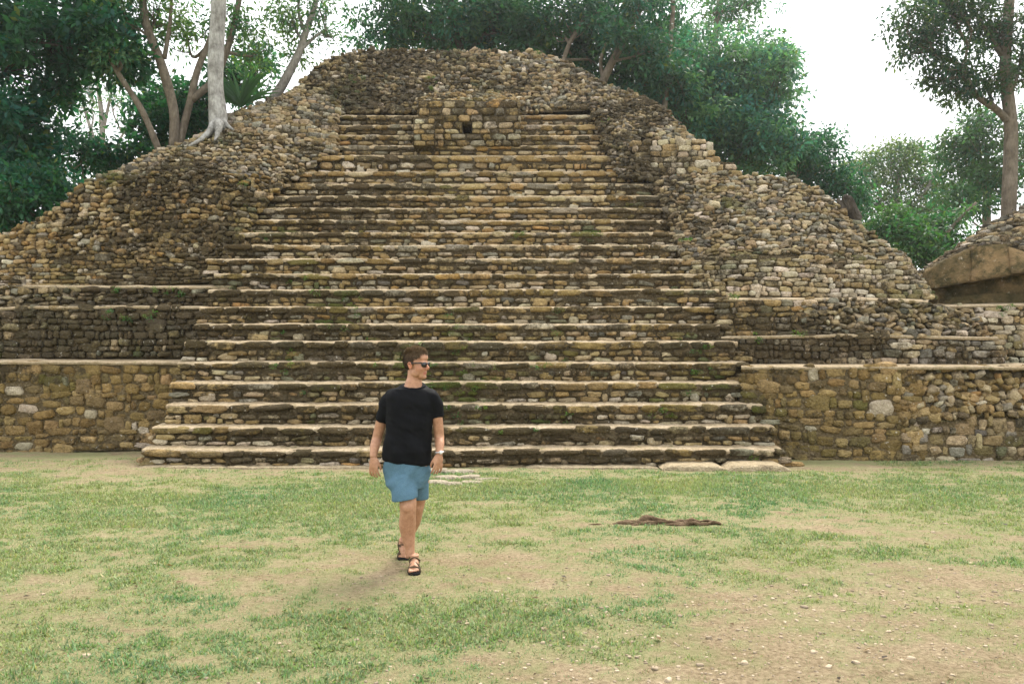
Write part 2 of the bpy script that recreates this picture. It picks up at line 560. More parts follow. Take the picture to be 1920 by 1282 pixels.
def ledge(front, back, name, parent, mat=None, lip=0.06):
    f = np.array(front, float); b = np.array(back, float)
    k = np.linspace(0, 1, len(f))
    n = max(8, int(np.linalg.norm(f[-1]-f[0])/0.12))
    q = np.linspace(0, 1, n)
    fi = np.stack([np.interp(q, k, f[:, i]) for i in range(3)], -1)
    bi = np.stack([np.interp(q, k, b[:, i]) for i in range(3)], -1)
    rows = []
    dirn = (bi - fi)/(np.linalg.norm(bi-fi, axis=1)[:, None]+1e-6)
    rows.append(fi + dirn*0.03 + [0, 0, -lip])
    rows.append(fi - dirn*0.01 + [0, 0, -lip*0.4])
    rows.append(fi + dirn*0.03 + [0, 0, 0.0])
    for v in np.linspace(0.15, 1, 9):
        rows.append(fi*(1-v) + bi*v)
    V = np.stack(rows, 1).reshape(-1, 3)
    V[:, 2] += 0.035*(fbm(V[:, 0]*3.5, V[:, 1]*3.5, seed=5, oct=4)-0.5)
    V[:, 1] += 0.05*(fbm(V[:, 0]*2.0, V[:, 2]*2.0, seed=6, oct=3)-0.5)
    return obj(name, V, grid_faces(n, len(rows)), mat or MAT_TREAD, parent)

# ------------------------------------------------------------------ the pyramid
PYR = empty("pyramid", (0, 17, 0), "tall stepped stone pyramid ruin with a wide central stairway and rubble summit", "pyramid")

YS0, TREAD = 12.6, 0.35
STEP_Y = [844, 802, 759.5, 718, 680.5, 641, 608.4, 576, 543, 514, 485.5, 460, 436, 413, 390, 367, 344.5, 322, 291.5, 273, 253, 234, 216]
STEP_L = [262, 283, 308, 315, 330, 343, 362, 372, 388, 400, 418, 450, 478, 495, 512, 522, 530, 538, 596, 604, 612, 618, 624]
STEP_R = [1470, 1455, 1432, 1410, 1402, 1385, 1368, 1365, 1350, 1330, 1310, 1292, 1272, 1262, 1255, 1250, 1240, 1234, 1172, 1160, 1142, 1132, 1122]
step_info = []
zprev = 0.0
for k in range(23):
    Y = YS0 + k*TREAD
    z = CAMH + (HZ - STEP_Y[k])/FPX*Y
    x0 = (STEP_L[k]-960)/FPX*Y
    x1 = (STEP_R[k]-960)/FPX*Y
    if k >= 18:
        x0 -= 0.5; x1 += 0.5
    elif k >= 10:
        x0 -= 0.35; x1 += 0.35
    step_info.append((x0, x1, Y, zprev, z))
    zprev = z + 0.035

def build_step(k):
    x0, x1, Y, zb, zt = step_info[k]
    yb = Y + 1.6
    V, F = box(x0+0.05, x1-0.05, Y+0.05, yb, zb-0.35 if k else -0.1, zt-0.03)
    st = obj("step", V, F, MAT_MORTAR, PYR, smooth=False)
    # tread: worn sheet that rises a little towards the back and rounds over the nosing
    n = int((x1-x0)/0.045)
    xs = np.linspace(x0, x1, n)
    prof = [(.060, -.060), (.045, -.022), (.055, -.008), (.075, 0.0), (.10, .006), (.14, .015), (.24, .024), (TREAD+.08, .04)]
    V = []
    dy = 0.035*(fbm(xs*1.3, k*7.7, seed=61, oct=4)-0.5)*2
    dz = 0.018*(fbm(xs*0.9, k*3.3, seed=62, oct=4)-0.5)*2
    for a, b_ in prof:
        a = a - (.034 if k >= 9 and a < .2 else 0)
        j = 0.022*(fbm(xs*14, a*60+k*5, seed=63, oct=3)-0.5)*2
        V.append(np.stack([xs, Y + a + dy*(1 if a < .08 else .3), zt + b_ + dz + j], -1))
    ends = 0.05
    V = np.stack(V, 1)
    obj("tread", V.reshape(-1, 3), grid_faces(n, len(prof)), MAT_TREAD, st)
    rz = zt - zb
    t, up, out = np.array([1.0, 0, 0]), np.array([0, 0, 1.0]), np.array([0, -1.0, 0])
    # nosing course
    x = x0
    hn = rz*rng.uniform(0.34, 0.42)
    ypal = 'tan' if k >= 10 else 'brown'
    while x < x1:
        w = min(rng.uniform(0.24, 0.75), x1 - x + 0.05)
        if w < 0.12:
            break
        i = np.interp(x+w/2, xs, dy); j = np.interp(x+w/2, xs, dz)
        h = hn*rng.uniform(.9, 1.12)
        pos = np.array([x+w/2, Y + 0.080 + i*0.8 + rng.normal(0, .014), zt + j + 0.004 + rng.normal(0, .009) - h/2])
        stone("nosing_stone", "step", st, pos, t, up, out, (w*1.02, 0.22, h*1.06), 'block', ypal if rng.random() < .7 else 'tan', tilt=1.6, dark=0.07)
        x += w
    # lower courses
    rest = rz - hn - 0.01
    nc = 2 if rest > 0.13 else 1
    zc = zb - 0.01
    hs = [rest*f for f in ((.46, .54) if nc == 2 else (1.0,))]
    for ci, h in enumerate(hs):
        x = x0 - rng.uniform(0, .1)
        while x < x1 - 0.05:
            w = rng.uniform(0.13, 0.42)
            if rng.random() < 0.2:
                w = rng.uniform(.08, .14)
            i = np.interp(x+w/2, xs, dy)
            hh = h*rng.uniform(.8, 1.12)
            if ci == 0 and nc == 2 and rng.random() < 0.12:
                hh = h*1.8
            pos = np.array([x+w/2, Y + 0.098 + i*0.8 + rng.normal(0, .014), zc + hh/2 + rng.normal(0, .008)])
            stone("riser_stone", "step", st, pos, t, up, out, (w*1.0, 0.22, hh*1.02), 'block' if rng.random() < .75 else 'round',
                  'tan' if rng.random() < .6 else ('pale' if ci == 0 else 'grey'), tilt=3.0, dark=-0.26 if ci == 0 else -0.10)
            x += w
        zc += h
    return st
STEPS = [build_step(k) for k in range(23)]

def face(name, bot, top, kind, **kw):
    pt = Patch(bot, top)
    inset = kw.pop("inset", 0.05)
    b = backing(pt, name, PYR, inset, mat=kw.pop("mortar", None))
    lay(pt, kind, name, b, **kw)
    return pt, b

MORT = dict(style='block', hr=(.10, .20), wr=(.13, .44), proud=(-.03, .015), tilt=5, big=.16, wob=.12, inset=.042, mortar=MAT_LIME)
COUR = dict(style='block', hr=(.065, .125), wr=(.10, .36), proud=(-.02, .04), tilt=3.5, big=.05, wob=.05)
RUB = dict(style='round', hr=(.055, .098), wr=(.09, .23), dr=(.20, .32), proud=(.02, .10), tilt=10, big=.10, wob=.10, gap=1.12)

# left side, from the ground up
face("terrace_wall", [(-420, 852, 14.6), (0, 848, 14.6), (345, 842, 14.6)], [(-420, 676, 14.75), (0, 678, 14.75), (345, 680, 14.75)],
     "wall_stone", pal='brown', **MORT)
ledge([P(-420, 675, 14.72), P(0, 677, 14.72), P(360, 679, 14.72)], [P(-420, 671, 15.7), P(0, 671, 15.7), P(420, 671, 15.7)], "terrace_floor", PYR)
face("terrace_wall", [(-420, 672, 15.35), (0, 671, 15.35), (190, 671, 15.3), (420, 671, 15.3)], [(-420, 560, 15.5), (0, 578, 15.5), (190, 574, 15.45), (420, 576, 15.45)],
     "wall_stone", pal='grey', dark=.12, **{**COUR, 'hr': (.08, .17), 'proud': (-.01, .07), 'tilt': 5})
ledge([P(-420, 558, 15.47), P(0, 576, 15.47), P(190, 573, 15.42), P(430, 575, 15.42)], [P(-420, 556, 16), P(0, 574, 16), P(190, 572, 16), P(430, 574, 16)], "terrace_floor", PYR)
face("terrace_wall", [(-420, 560, 15.75), (0, 577, 15.75), (190, 573, 15.7), (425, 575, 15.7)], [(-420, 530, 15.85), (0, 537, 15.85), (190, 538, 15.8), (425, 540, 15.8)],
     "wall_stone", pal='grey', dark=.1, **{**COUR, 'style': 'round', 'proud': (.0, .08), 'tilt': 8})
ledge([P(-420, 528, 15.83), P(0, 535, 15.83), P(190, 536, 15.78), P(425, 538, 15.78)], [P(-420, 528, 16.4), P(0, 534, 16.4), P(190, 534, 16.4), P(440, 532, 16.4)], "terrace_floor", PYR)
# lower band of the left rubble face is coursed, above it loose round stones
face("terrace_wall", [(-420, 545, 16.1), (0, 537, 16.05), (200, 536, 16.0), (340, 534, 16.0), (402, 526, 16.08)],
     [(-420, 510, 16.3), (0, 488, 16.3), (200, 480, 16.25), (340, 482, 16.25), (418, 486, 16.38)], "wall_stone", pal='tan', **COUR)
face("rubble_face", [(-420, 512, 16.3), (0, 490, 16.3), (95, 486, 16.28), (165, 484, 16.25), (240, 482, 16.25), (340, 483, 16.25), (420, 487, 16.4)],
     [(-420, 500, 16.6), (0, 440, 16.8), (95, 400, 16.9), (165, 336, 17.3), (240, 328, 17.4), (380, 322, 17.5), (530, 338, 18.0)],
     "rubble_stone", pal='tan', over=.04, **{**RUB, 'hr': (.065, .115), 'wr': (.10, .24)})
face("rubble_face", [(160, 342, 17.35), (240, 332, 17.45), (380, 328, 17.6), (470, 334, 17.9), (548, 336, 18.35)],
     [(200, 330, 18.0), (290, 284, 18.4), (372, 262, 18.8), (480, 246, 19.0), (612, 285, 19.0)],
     "rubble_stone", pal='grey', over=.03, **{**RUB, 'proud': (0, .07)})
face("rubble_face", [(330, 275, 18.7), (420, 262, 18.9), (500, 260, 19.0), (575, 275, 18.95), (622, 288, 18.95)],
     [(372, 258, 19.2), (438, 212, 19.7), (520, 182, 20.2), (565, 166, 20.6), (632, 190, 20.3)],
     "rubble_stone", pal='grey', over=.03, **{**RUB, 'style': 'block', 'tilt': 6, 'hr': (.07, .125), 'wr': (.11, .28), 'proud': (-.02, .06)})

# right side
face("terrace_wall", [(1390, 860, 13.5), (1480, 863, 13.42), (1720, 866, 13.4)], [(1395, 688, 13.65), (1480, 687, 13.6), (1720, 687, 13.58)],
     "wall_stone", pal='brown', **{**MORT, 'hr': (.10, .19), 'wr': (.14, .42)})
face("terrace_wall", [(1700, 866, 13.4), (1920, 868, 13.4), (2340, 872, 13.4)], [(1700, 792, 13.46), (1920, 786, 13.46), (2340, 786, 13.46)],
     "wall_stone", pal='grey', **{**MORT, 'hr': (.10, .22)})
face("rubble_face", [(1692, 794, 13.46), (1760, 790, 13.46), (1920, 788, 13.46), (2340, 786, 13.46)], [(1692, 690, 13.7), (1760, 688, 13.72), (1920, 689, 13.72), (2340, 690, 13.7)],
     "rubble_stone", pal='tan', **{**RUB, 'hr': (.085, .135), 'wr': (.11, .24), 'tilt': 17, 'proud': (.0, .10)})
ledge([P(1390, 687, 13.62), P(1720, 686, 13.56), P(2340, 689, 13.62)], [P(1390, 681, 14.9), P(1720, 681, 14.9), P(2340, 681, 15.2)], "terrace_floor", PYR)
face("terrace_wall", [(1355, 684, 14.6), (1600, 684, 14.55), (1874, 684, 14.55)], [(1352, 632, 14.66), (1600, 626, 14.62), (1874, 634, 14.62)],
     "wall_stone", pal='grey', dark=.22, **{**COUR, 'hr': (.09, .17)})
face("terrace_wall", [(1874, 684, 14.55), (1880, 684, 15.3), (1884, 684, 15.9)], [(1874, 634, 14.62), (1880, 636, 15.3), (1884, 638, 15.9)],
     "wall_stone", pal='grey', dark=.22, **COUR)
ledge([P(1352, 631, 14.64), P(1600, 626, 14.6), P(1876, 632, 14.6)], [P(1352, 630, 15.2), P(1600, 628, 15.3), P(1880, 632, 15.3)], "terrace_floor", PYR)
face("terrace_wall", [(1348, 634, 14.72), (1430, 632, 14.72), (1520, 630, 14.75)], [(1345, 562, 14.95), (1430, 558, 14.95), (1520, 560, 15.0)],
     "wall_stone", pal='tan', dark=.1, **COUR)
face("rubble_face", [(1510, 632, 14.72), (1600, 628, 14.66), (1720, 628, 14.68), (1800, 630, 14.75), (1848, 632, 15.1)],
     [(1500, 562, 15.05), (1600, 560, 15.05), (1720, 564, 15.05), (1780, 578, 15.15), (1832, 600, 15.3)],
     "rubble_stone", pal='grey', dark=.1, **{**RUB, 'tilt': 14})
ledge([P(1330, 560, 14.95), P(1600, 559, 15.02), P(1740, 564, 15.02)], [P(1330, 558, 15.8), P(1600, 557, 15.8), P(1745, 560, 15.8)], "terrace_floor", PYR)
face("terrace_wall", [(1310, 560, 15.5), (1420, 558, 15.45), (1600, 558, 15.45), (1744, 560, 15.5)], [(1296, 490, 16.0), (1420, 478, 15.95), (1600, 484, 15.95), (1692, 487, 16.1)],
     "wall_stone", pal='pale', dark=.06, **{**COUR, 'tilt': 5, 'proud': (-.02, .06)})
face("terrace_wall", [(1744, 560, 15.5), (1752, 560, 16.6), (1758, 560, 17.8)], [(1692, 487, 16.1), (1694, 480, 17.0), (1690, 470, 18.2)],
     "wall_stone", pal='grey', **COUR)
face("rubble_face", [(1288, 492, 16.05), (1340, 486, 16.05), (1420, 480, 16.1), (1520, 484, 16.15), (1590, 486, 16.2), (1640, 487, 16.25), (1694, 489, 16.35)],
     [(1222, 334, 18.4), (1300, 324, 18.3), (1385, 327, 18.2), (1490, 333, 18.0), (1548, 364, 17.6), (1602, 420, 17.1), (1662, 456, 16.7)],
     "rubble_stone", pal='grey', dark=-.05, over=.03, **{**RUB, 'hr': (.062, .108), 'wr': (.10, .25), 'proud': (0, .08)})
face("terrace_wall", [(1190, 328, 18.5), (1260, 326, 18.45), (1338, 326, 18.4)], [(1190, 264, 18.7), (1260, 262, 18.65), (1332, 264, 18.6)],
     "wall_stone", pal='pale', dark=-.1, **{**COUR, 'hr': (.13, .17), 'wr': (.16, .36), 'tilt': 1.5, 'wob': .015, 'proud': (-.01, .025), 'big': .1})
face("terrace_wall", [(1332, 328, 18.42), (1355, 328, 18.42), (1380, 328, 18.42)], [(1332, 290, 18.55), (1355, 303, 18.52), (1378, 304, 18.5)],
     "wall_stone", pal='pale', dark=-.1, **{**COUR, 'hr': (.13, .17), 'wr': (.2, .36), 'tilt': 1.5, 'wob': .01})
face("rubble_face", [(1160, 330, 18.3), (1192, 334, 18.25), (1232, 338, 18.2)], [(1112, 215, 20.0), (1148, 205, 20.0), (1196, 262, 19.0)],
     "rubble_stone", pal='grey', dark=.32, **{**RUB, 'proud': (.05, .16)})
face("rubble_face", [(1112, 222, 19.95), (1160, 240, 19.5), (1230, 266, 19.0), (1298, 268, 19.0)], [(1108, 172, 20.9), (1180, 170, 20.8), (1240, 200, 20.4), (1300, 262, 19.4)],
     "rubble_stone", pal='grey', over=.03, **{**RUB, 'proud': (.03, .12)})

# summit mound
face("rubble_face", [(552, 218, 20.35), (590, 216, 20.4), (622, 214, 20.5), (700, 210, 20.55), (830, 208, 20.6), (1000, 210, 20.6), (1080, 208, 20.55), (1130, 205, 20.5), (1190, 200, 20.4)],
     [(548, 176, 21.3), (578, 140, 21.8), (612, 112, 22.1), (690, 93, 22.5), (830, 95, 22.6), (1000, 98, 22.6), (1055, 112, 22.4), (1112, 145, 22.0), (1165, 172, 21.5)],
     "rubble_stone", pal='grey', dark=.08, over=.05, **{**RUB, 'hr': (.068, .125), 'wr': (.10, .29), 'proud': (.02, .11)})

def cap(front, name="mound_top", parent=PYR, back=3.5, drop=0.25, dx=0.0):
    f = np.array([P(*p) for p in front])
    rows = [f + [0, 0.05, -0.10], f + [0, .4, -.06], f + [0, back*.5, -drop*.3], f + [0, back, -drop], f + [0, back + 2.0, -3.0], f*[1, 1, 0] + [0, back + 5.5, -0.2]]
    rows = [r_ + [dx*(r_[0, 1]-f[0, 1]), 0, 0] for r_ in rows]
    n = 40
    k = np.linspace(0, 1, len(f)); q = np.linspace(0, 1, n)
    V = np.stack([np.stack([np.interp(q, k, r[:, i]) for i in range(3)], -1) for r in rows], 1).reshape(-1, 3)
    V[:, 2] += .15*(fbm(V[:, 0], V[:, 1], seed=8, oct=3)-.5)
    return obj(name, V, grid_faces(n, len(rows)), MAT_MORTAR, parent)
cap([(-420, 500, 16.6), (0, 442, 16.8), (95, 402, 16.9), (165, 338, 17.3), (240, 332, 17.5)], back=2.5)
cap([(200, 334, 18.0), (290, 288, 18.4), (372, 264, 18.8), (438, 215, 19.7), (520, 186, 20.2), (565, 170, 20.6)])
cap([(552, 170, 21.4), (582, 143, 21.8), (615, 115, 22.1), (690, 97, 22.5), (830, 99, 22.6), (1000, 102, 22.6), (1055, 117, 22.4), (1112, 150, 22.0), (1165, 175, 21.5)], back=4)
cap([(1180, 175, 20.8), (1240, 204, 20.4), (1298, 264, 19.5)])
cap([(1222, 336, 18.5), (1300, 328, 18.4), (1385, 331, 18.3), (1490, 337, 18.05), (1548, 368, 17.65), (1602, 424, 17.15), (1662, 460, 16.75), (1694, 490, 16.5)])

# shrine block on the stair axis, with a square niche
def shrine():
    Yf = 19.15
    def bx(px0, px1, py0, py1, y0, y1):
        a = P(px0, py1, y0); b = P(px1, py0, y0)
        return box(a[0], b[0], y0, y1, a[2], b[2])
    m = MB()
    for pr in ((784, 867, 188, 274), (885, 975, 192, 274), (867, 885, 190, 233), (867, 885, 251, 274)):
        V, F = bx(*pr, Yf+.06, Yf+1.9)
        m.add(V, F)
    V, F = bx(860, 892, 228, 256, Yf+.75, Yf+1.0)
    m.add(V, F)
    core = m.build("shrine_block", MAT_MORTAR, PYR, smooth=False)
    t, up, out = np.array([1.0, 0, 0]), np.array([0, 0, 1.0]), np.array([0, -1.0, 0])
    z0, z1 = P(0, 274, Yf)[2], P(0, 190, Yf)[2]
    xa, xb = P(784, 0, Yf)[0], P(977, 0, Yf)[0]
    hx0, hx1, hz0, hz1 = P(868, 0, Yf)[0], P(884, 0, Yf)[0], P(0, 250, Yf)[2], P(0, 234, Yf)[2]
    z = z0
    while z < z1 - .04:
        h = rng.uniform(.10, .19)
        x = xa
        while x < xb - .05:
            w = min(rng.uniform(.16, .42), xb - x)
            c = x + w/2
            a, b_ = x, x + w
            if z + h > hz0 + .01 and z < hz1 - .01 and b_ > hx0 and a < hx1:   # keep the niche open
                if a < hx0 - .06:
                    b_ = hx0
                elif b_ > hx1 + .06 :
                    a = hx1
                else:
                    x += w
                    continue
                x = b_ if b_ > hx1 else hx1
            else:
                x += w
            w2 = b_ - a
            if w2 < .05:
                continue
            pos = np.array([(a+b_)/2, Yf + .10 + rng.normal(0, .012), z + h/2])
            stone("wall_stone", "shrine_block", core, pos, t, up, out, (w2*1.0, .2, h*1.02), 'block', 'tan', tilt=2.0, stain=.38 + .40*rng.random())
        z += h
    # broken top that runs back into the rubble
    pt = Patch([(776, 194, 19.2), (880, 190, 19.2), (980, 194, 19.2)], [(800, 176, 20.7), (880, 172, 20.7), (976, 178, 20.7)])
    b = backing(pt, "rubble_face", PYR, .04)
    lay(pt, "rubble_stone", "rubble_face", b, **{**RUB, 'hr': (.05, .08), 'proud': (.0, .06)}, pal='tan')
    # small buttress left of it
    V, F = bx(775, 815, 221, 274, 18.98, 20.2)
    bt = obj("buttress", V, F, MAT_MORTAR, PYR, smooth=False)
    z = P(0, 274, 18.98)[2]
    while z < P(0, 224, 18.98)[2]:
        h = rng.uniform(.10, .16)
        xx0, xx1 = P(775, 0, 18.98)[0], P(815, 0, 18.98)[0]
        mid = xx0 + (xx1-xx0)*rng.uniform(.35, .65)
        for a, b_ in ((xx0, mid), (mid, xx1)):
            stone("wall_stone", "buttress", bt, np.array([(a+b_)/2, 19.02, z+h/2]), t, up, out, (b_-a, .16, h), 'block', 'tan', tilt=2, stain=.45)
        z += h
shrine()

# kerb slabs at the foot of the stairs
def slab(px0, px1, y0, depth, h, seed):
    a, b_ = (px0-960)/FPX*y0, (px1-960)/FPX*y0
    n = max(10, int((b_-a)/.06))
    xs = np.linspace(a, b_, n)
    e = 0.05*(fbm(xs*2, seed*3.0, seed=seed, oct=3)-.5)*2
    taper = np.clip(np.minimum((xs-a), (b_-xs))/.10, .25, 1)
    prof = [(0.0, -.06), (-.01, h*.6), (.03, h*.95), (.10, h), (depth*.8, h+.01), (depth, -.06)]
    V = np.stack([np.stack([xs, y0 + p[0] + e, p[1]*np.where(p[1] > 0, taper, 1) + .012*(fbm(xs*6, p[0]*20, seed=seed+1)-.5)*2], -1) for p in prof], 1)
    c = np.tile([.45, .38, .27, .2], (n*len(prof), 1))
    return obj("kerb_slab", V.reshape(-1, 3), grid_faces(n, len(prof)), MAT_STONE, PYR, cols=c)
slab(1242, 1362, 12.22, .5, .075, 71)
slab(1364, 1484, 12.10, .55, .095, 72)
slab(255, 420, 12.42, .3, .03, 73)
slab(424, 700, 12.45, .3, .025, 74)
slab(985, 1235, 12.42, .3, .03, 75)

# ------------------------------------------------------------------ neighbouring platform on the right
PLAT = empty("stucco_platform", (11.5, 19, 0), "smaller ruin at the right edge with a sloping tan stucco apron under dark rubble", "ruin")
def stucco_mat():
    m, nt, b = new_mat("old_stucco")
    pos = wpos(nt)
    n1 = noise(nt, pos, 1.1, 6, .65)
    n2 = noise(nt, pos, 14, 6, .7)
    c = mixc(nt, mrange(nt, n1, .40, .60), (.125, .10, .048), (.33, .225, .115))
    c = mixc(nt, mrange(nt, noise(nt, pos, 3.0, 8, .75), .46, .60), c, (.075, .066, .030))
    c = mixc(nt, mrange(nt, noise(nt, pos, 7.0, 6, .75), .62, .68), c, (.52, .45, .34))
    c = mixc(nt, 1.0, c, mixc(nt, n2, (.7, .68, .6), (1.2, 1.2, 1.2)), 'MULTIPLY')
    nt.links.new(c, b.inputs["Base Color"])
    bump(nt, b, math_(nt, 'ADD', n2, n1), 1.0, .14)
    return m
MAT_STUCCO = stucco_mat()
def sheet(bot, top, name, mat, parent, thick=.5, rough=.05):
    pt = Patch(bot, top)
    nq, nv = max(6, int(pt.L/.12)), 8
    Q, W = np.meshgrid(np.linspace(0, pt.L, nq), np.linspace(0, 1, nv), indexing='ij')
    A = pt.at(Q.ravel(), W.ravel())
    A[:, 1] += rough*(fbm(A[:, 0]*2, A[:, 2]*2, seed=81)-.5)*2
    A[:, 2] += rough*.6*(fbm(A[:, 0]*3, A[:, 2]*1.0, seed=82)-.5)*2
    B = A + [0.05, thick, -.02]
    V = np.vstack([A, B]); n = len(A)
    F = [grid_faces(nq, nv)[:, ::-1], grid_faces(nq, nv) + n]
    e = []
    for i in range(nq-1):
        e.append([i*nv, (i+1)*nv, (i+1)*nv+n, i*nv+n]); a = i*nv+nv-1; e.append([a, a+n, a+nv+n, a+nv])
    for j in range(nv-1):
        e.append([j, j+n, j+1+n, j+1]); a = (nq-1)*nv+j; e.append([a, a+1, a+1+n, a+n])
    return obj(name, V, np.vstack(F+[np.array(e)]), mat, parent)
for bt, tp in (([(1740, 543, 17.6), (1780, 536, 17.3), (1821, 527, 17.0)], [(1727, 515, 17.9), (1766, 490, 17.6), (1824, 464, 17.32)]),
               ([(1822, 528, 16.96), (1862, 521, 16.72), (1899, 515, 16.5)], [(1826, 462, 17.28), (1858, 458, 17.1), (1888, 457, 16.95)]),
               ([(1900, 512, 16.44), (1960, 508, 16.1), (2110, 500, 15.7)], [(1890, 462, 16.9), (1925, 474, 16.65), (2110, 462, 16.2)]),
               ([(2112, 502, 15.68), (2230, 498, 15.4), (2340, 494, 15.2)], [(2112, 458, 16.2), (2230, 450, 16.0), (2340, 440, 15.8)])):
    sheet(bt, tp, "stucco_block", MAT_STUCCO, PLAT, .6, .022)
sheet([(1738, 585, 17.75), (1830, 580, 17.25), (1900, 580, 16.85), (2340, 580, 15.6)], [(1738, 540, 17.85), (1830, 522, 17.35), (1900, 510, 16.95), (2340, 500, 15.7)], "stucco_panel", MAT_STUCCO, PLAT, .5, .03)
sheet([(1770, 585, 17.4), (1840, 582, 17.0), (2340, 582, 15.4)], [(1775, 558, 17.45), (1840, 550, 17.05), (2340, 545, 15.45)], "stucco_plinth", MAT_STUCCO, PLAT, .4, .04)
def pface(name, bot, top, kind, **kw):
    pt = Patch(bot, top)
    b = backing(pt, name, PLAT, .05)
    lay(pt, kind, name, b, **kw)
pface("rubble_face", [(1722, 518, 18.0), (1768, 495, 17.7), (1830, 465, 17.4), (1885, 462, 17.1), (1930, 474, 16.8), (2340, 445, 15.9)],
      [(1740, 500, 18.8), (1800, 462, 19.0), (1850, 425, 19.2), (1888, 405, 19.2), (1925, 386, 19.0), (2340, 330, 17.5)],
      "rubble_stone", pal='grey', dark=.22, over=.03, **{**RUB, 'hr': (.06, .11), 'wr': (.12, .26)})
pface("facing_wall", [(1780, 690, 15.9), (1920, 690, 15.6), (2340, 690, 15.0)], [(1780, 573, 16.3), (1920, 571, 16.0), (2340, 570, 15.3)],
      "wall_stone", pal='pale', dark=-.3, **{**COUR, 'hr': (.09, .17)})
ledge([P(1760, 574, 16.28), P(1920, 570, 15.98), P(2340, 569, 15.28)], [P(1740, 570, 17.9), P(1920, 566, 17.3), P(2340, 566, 16.2)], "platform_floor", PLAT)
cap([(1740, 504, 18.8), (1800, 466, 19.0), (1850, 429, 19.2), (1888, 409, 19.2), (1925, 390, 19.0), (2340, 334, 17.5)], parent=PLAT, back=5, dx=.75)

# ------------------------------------------------------------------ turn the laid stones into objects
def emit_stones():
    groups = {}
    for s in STONES:
        r = s[2]
        while r.parent is not None:
            r = r.parent
        groups.setdefault((r, s[0]), []).append(s)
    for (root, kind), L in groups.items():
        L.sort(key=lambda s: -s[6])
        mat = MAT_STONE
        rest = MB()
        for i, (kd, part, owner, V, F, c, px, pos) in enumerate(L):
            if i < 300:
                obj(kind, V, F, mat, owner, origin=pos, cols=np.tile(c, (len(V), 1)))
            else:
                rest.add(V, F, c)
        if rest.n:
            o = rest.build("smaller_" + kind + "s", mat, root, origin=WO[root])
            o["kind"] = "stuff"
emit_stones()
print("stones", len(STONES))

# ------------------------------------------------------------------ trees
def leaf_material(name, trans=0.48):
    m, nt, b = new_mat(name)
    at = N(nt, "ShaderNodeAttribute", attribute_name="Col")
    nt.links.new(at.outputs["Color"], b.inputs["Base Color"])
    b.inputs["Roughness"].default_value = 0.55
    b.inputs["Specular IOR Level"].default_value = 0.3
    tr = N(nt, "ShaderNodeBsdfTranslucent")
    hs = mixc(nt, 1.0, at.outputs["Color"], (1.35, 1.6, 0.8), 'MULTIPLY')
    nt.links.new(hs, tr.inputs["Color"])
    mx = N(nt, "ShaderNodeMixShader")
    mx.inputs[0].default_value = trans
    nt.links.new(b.outputs[0], mx.inputs[1])
    nt.links.new(tr.outputs[0], mx.inputs[2])
    out = [n for n in nt.nodes if n.type == 'OUTPUT_MATERIAL'][0]
    nt.links.new(mx.outputs[0], out.inputs[0])
    return m
MAT_LEAF = leaf_material("leaves")

def bark_material(name, c0, c1, sc=6.0):
    m, nt, b = new_mat(name)
    pos = wpos(nt)
    mp = N(nt, "ShaderNodeMapping")
    mp.inputs["Scale"].default_value = (1, 1, 0.25)
    nt.links.new(pos, mp.inputs["Vector"])
    n1 = noise(nt, mp.outputs[0], sc*3, 6, .7)
    n2 = noise(nt, pos, sc*.5, 5, .65)
    c = mixc(nt, mrange(nt, n2, .35, .65), c0, c1)
    c = mixc(nt, 1.0, c, mixc(nt, mrange(nt, n1, .3, .7), (.6, .6, .6), (1.15, 1.15, 1.15)), 'MULTIPLY')
    nt.links.new(c, b.inputs["Base Color"])
    bump(nt, b, math_(nt, 'ADD', n1, n2), 1.0, .06)
    return m
BARK_BROWN = bark_material("brown_bark", (.13, .105, .075), (.24, .20, .155))
BARK_DARK = bark_material("dark_bark", (.045, .038, .030), (.12, .10, .08))
BARK_PALE = bark_material("pale_bark", (.22, .21, .19), (.52, .51, .48), 7.0)
BARK_GREY = bark_material("grey_bark", (.20, .18, .155), (.34, .315, .28))

def smooth_path(p, n=14):
    p = np.asarray(p, float)
    k = np.linspace(0, 1, len(p)); q = np.linspace(0, 1, n)
    if len(p) < 3:
        return np.stack([np.interp(q, k, p[:, i]) for i in range(3)], -1)
    out = []
    pp = np.vstack([2*p[0]-p[1], p, 2*p[-1]-p[-2]])
    for x in q:
        f = x*(len(p)-1); i = min(int(f), len(p)-2); t = f-i
        a, b_, c, d = pp[i], pp[i+1], pp[i+2], pp[i+3]
        out.append(.5*((2*b_)+(-a+c)*t+(2*a-5*b_+4*c-d)*t*t+(-a+3*b_-3*c+d)*t**3))
    return np.array(out)

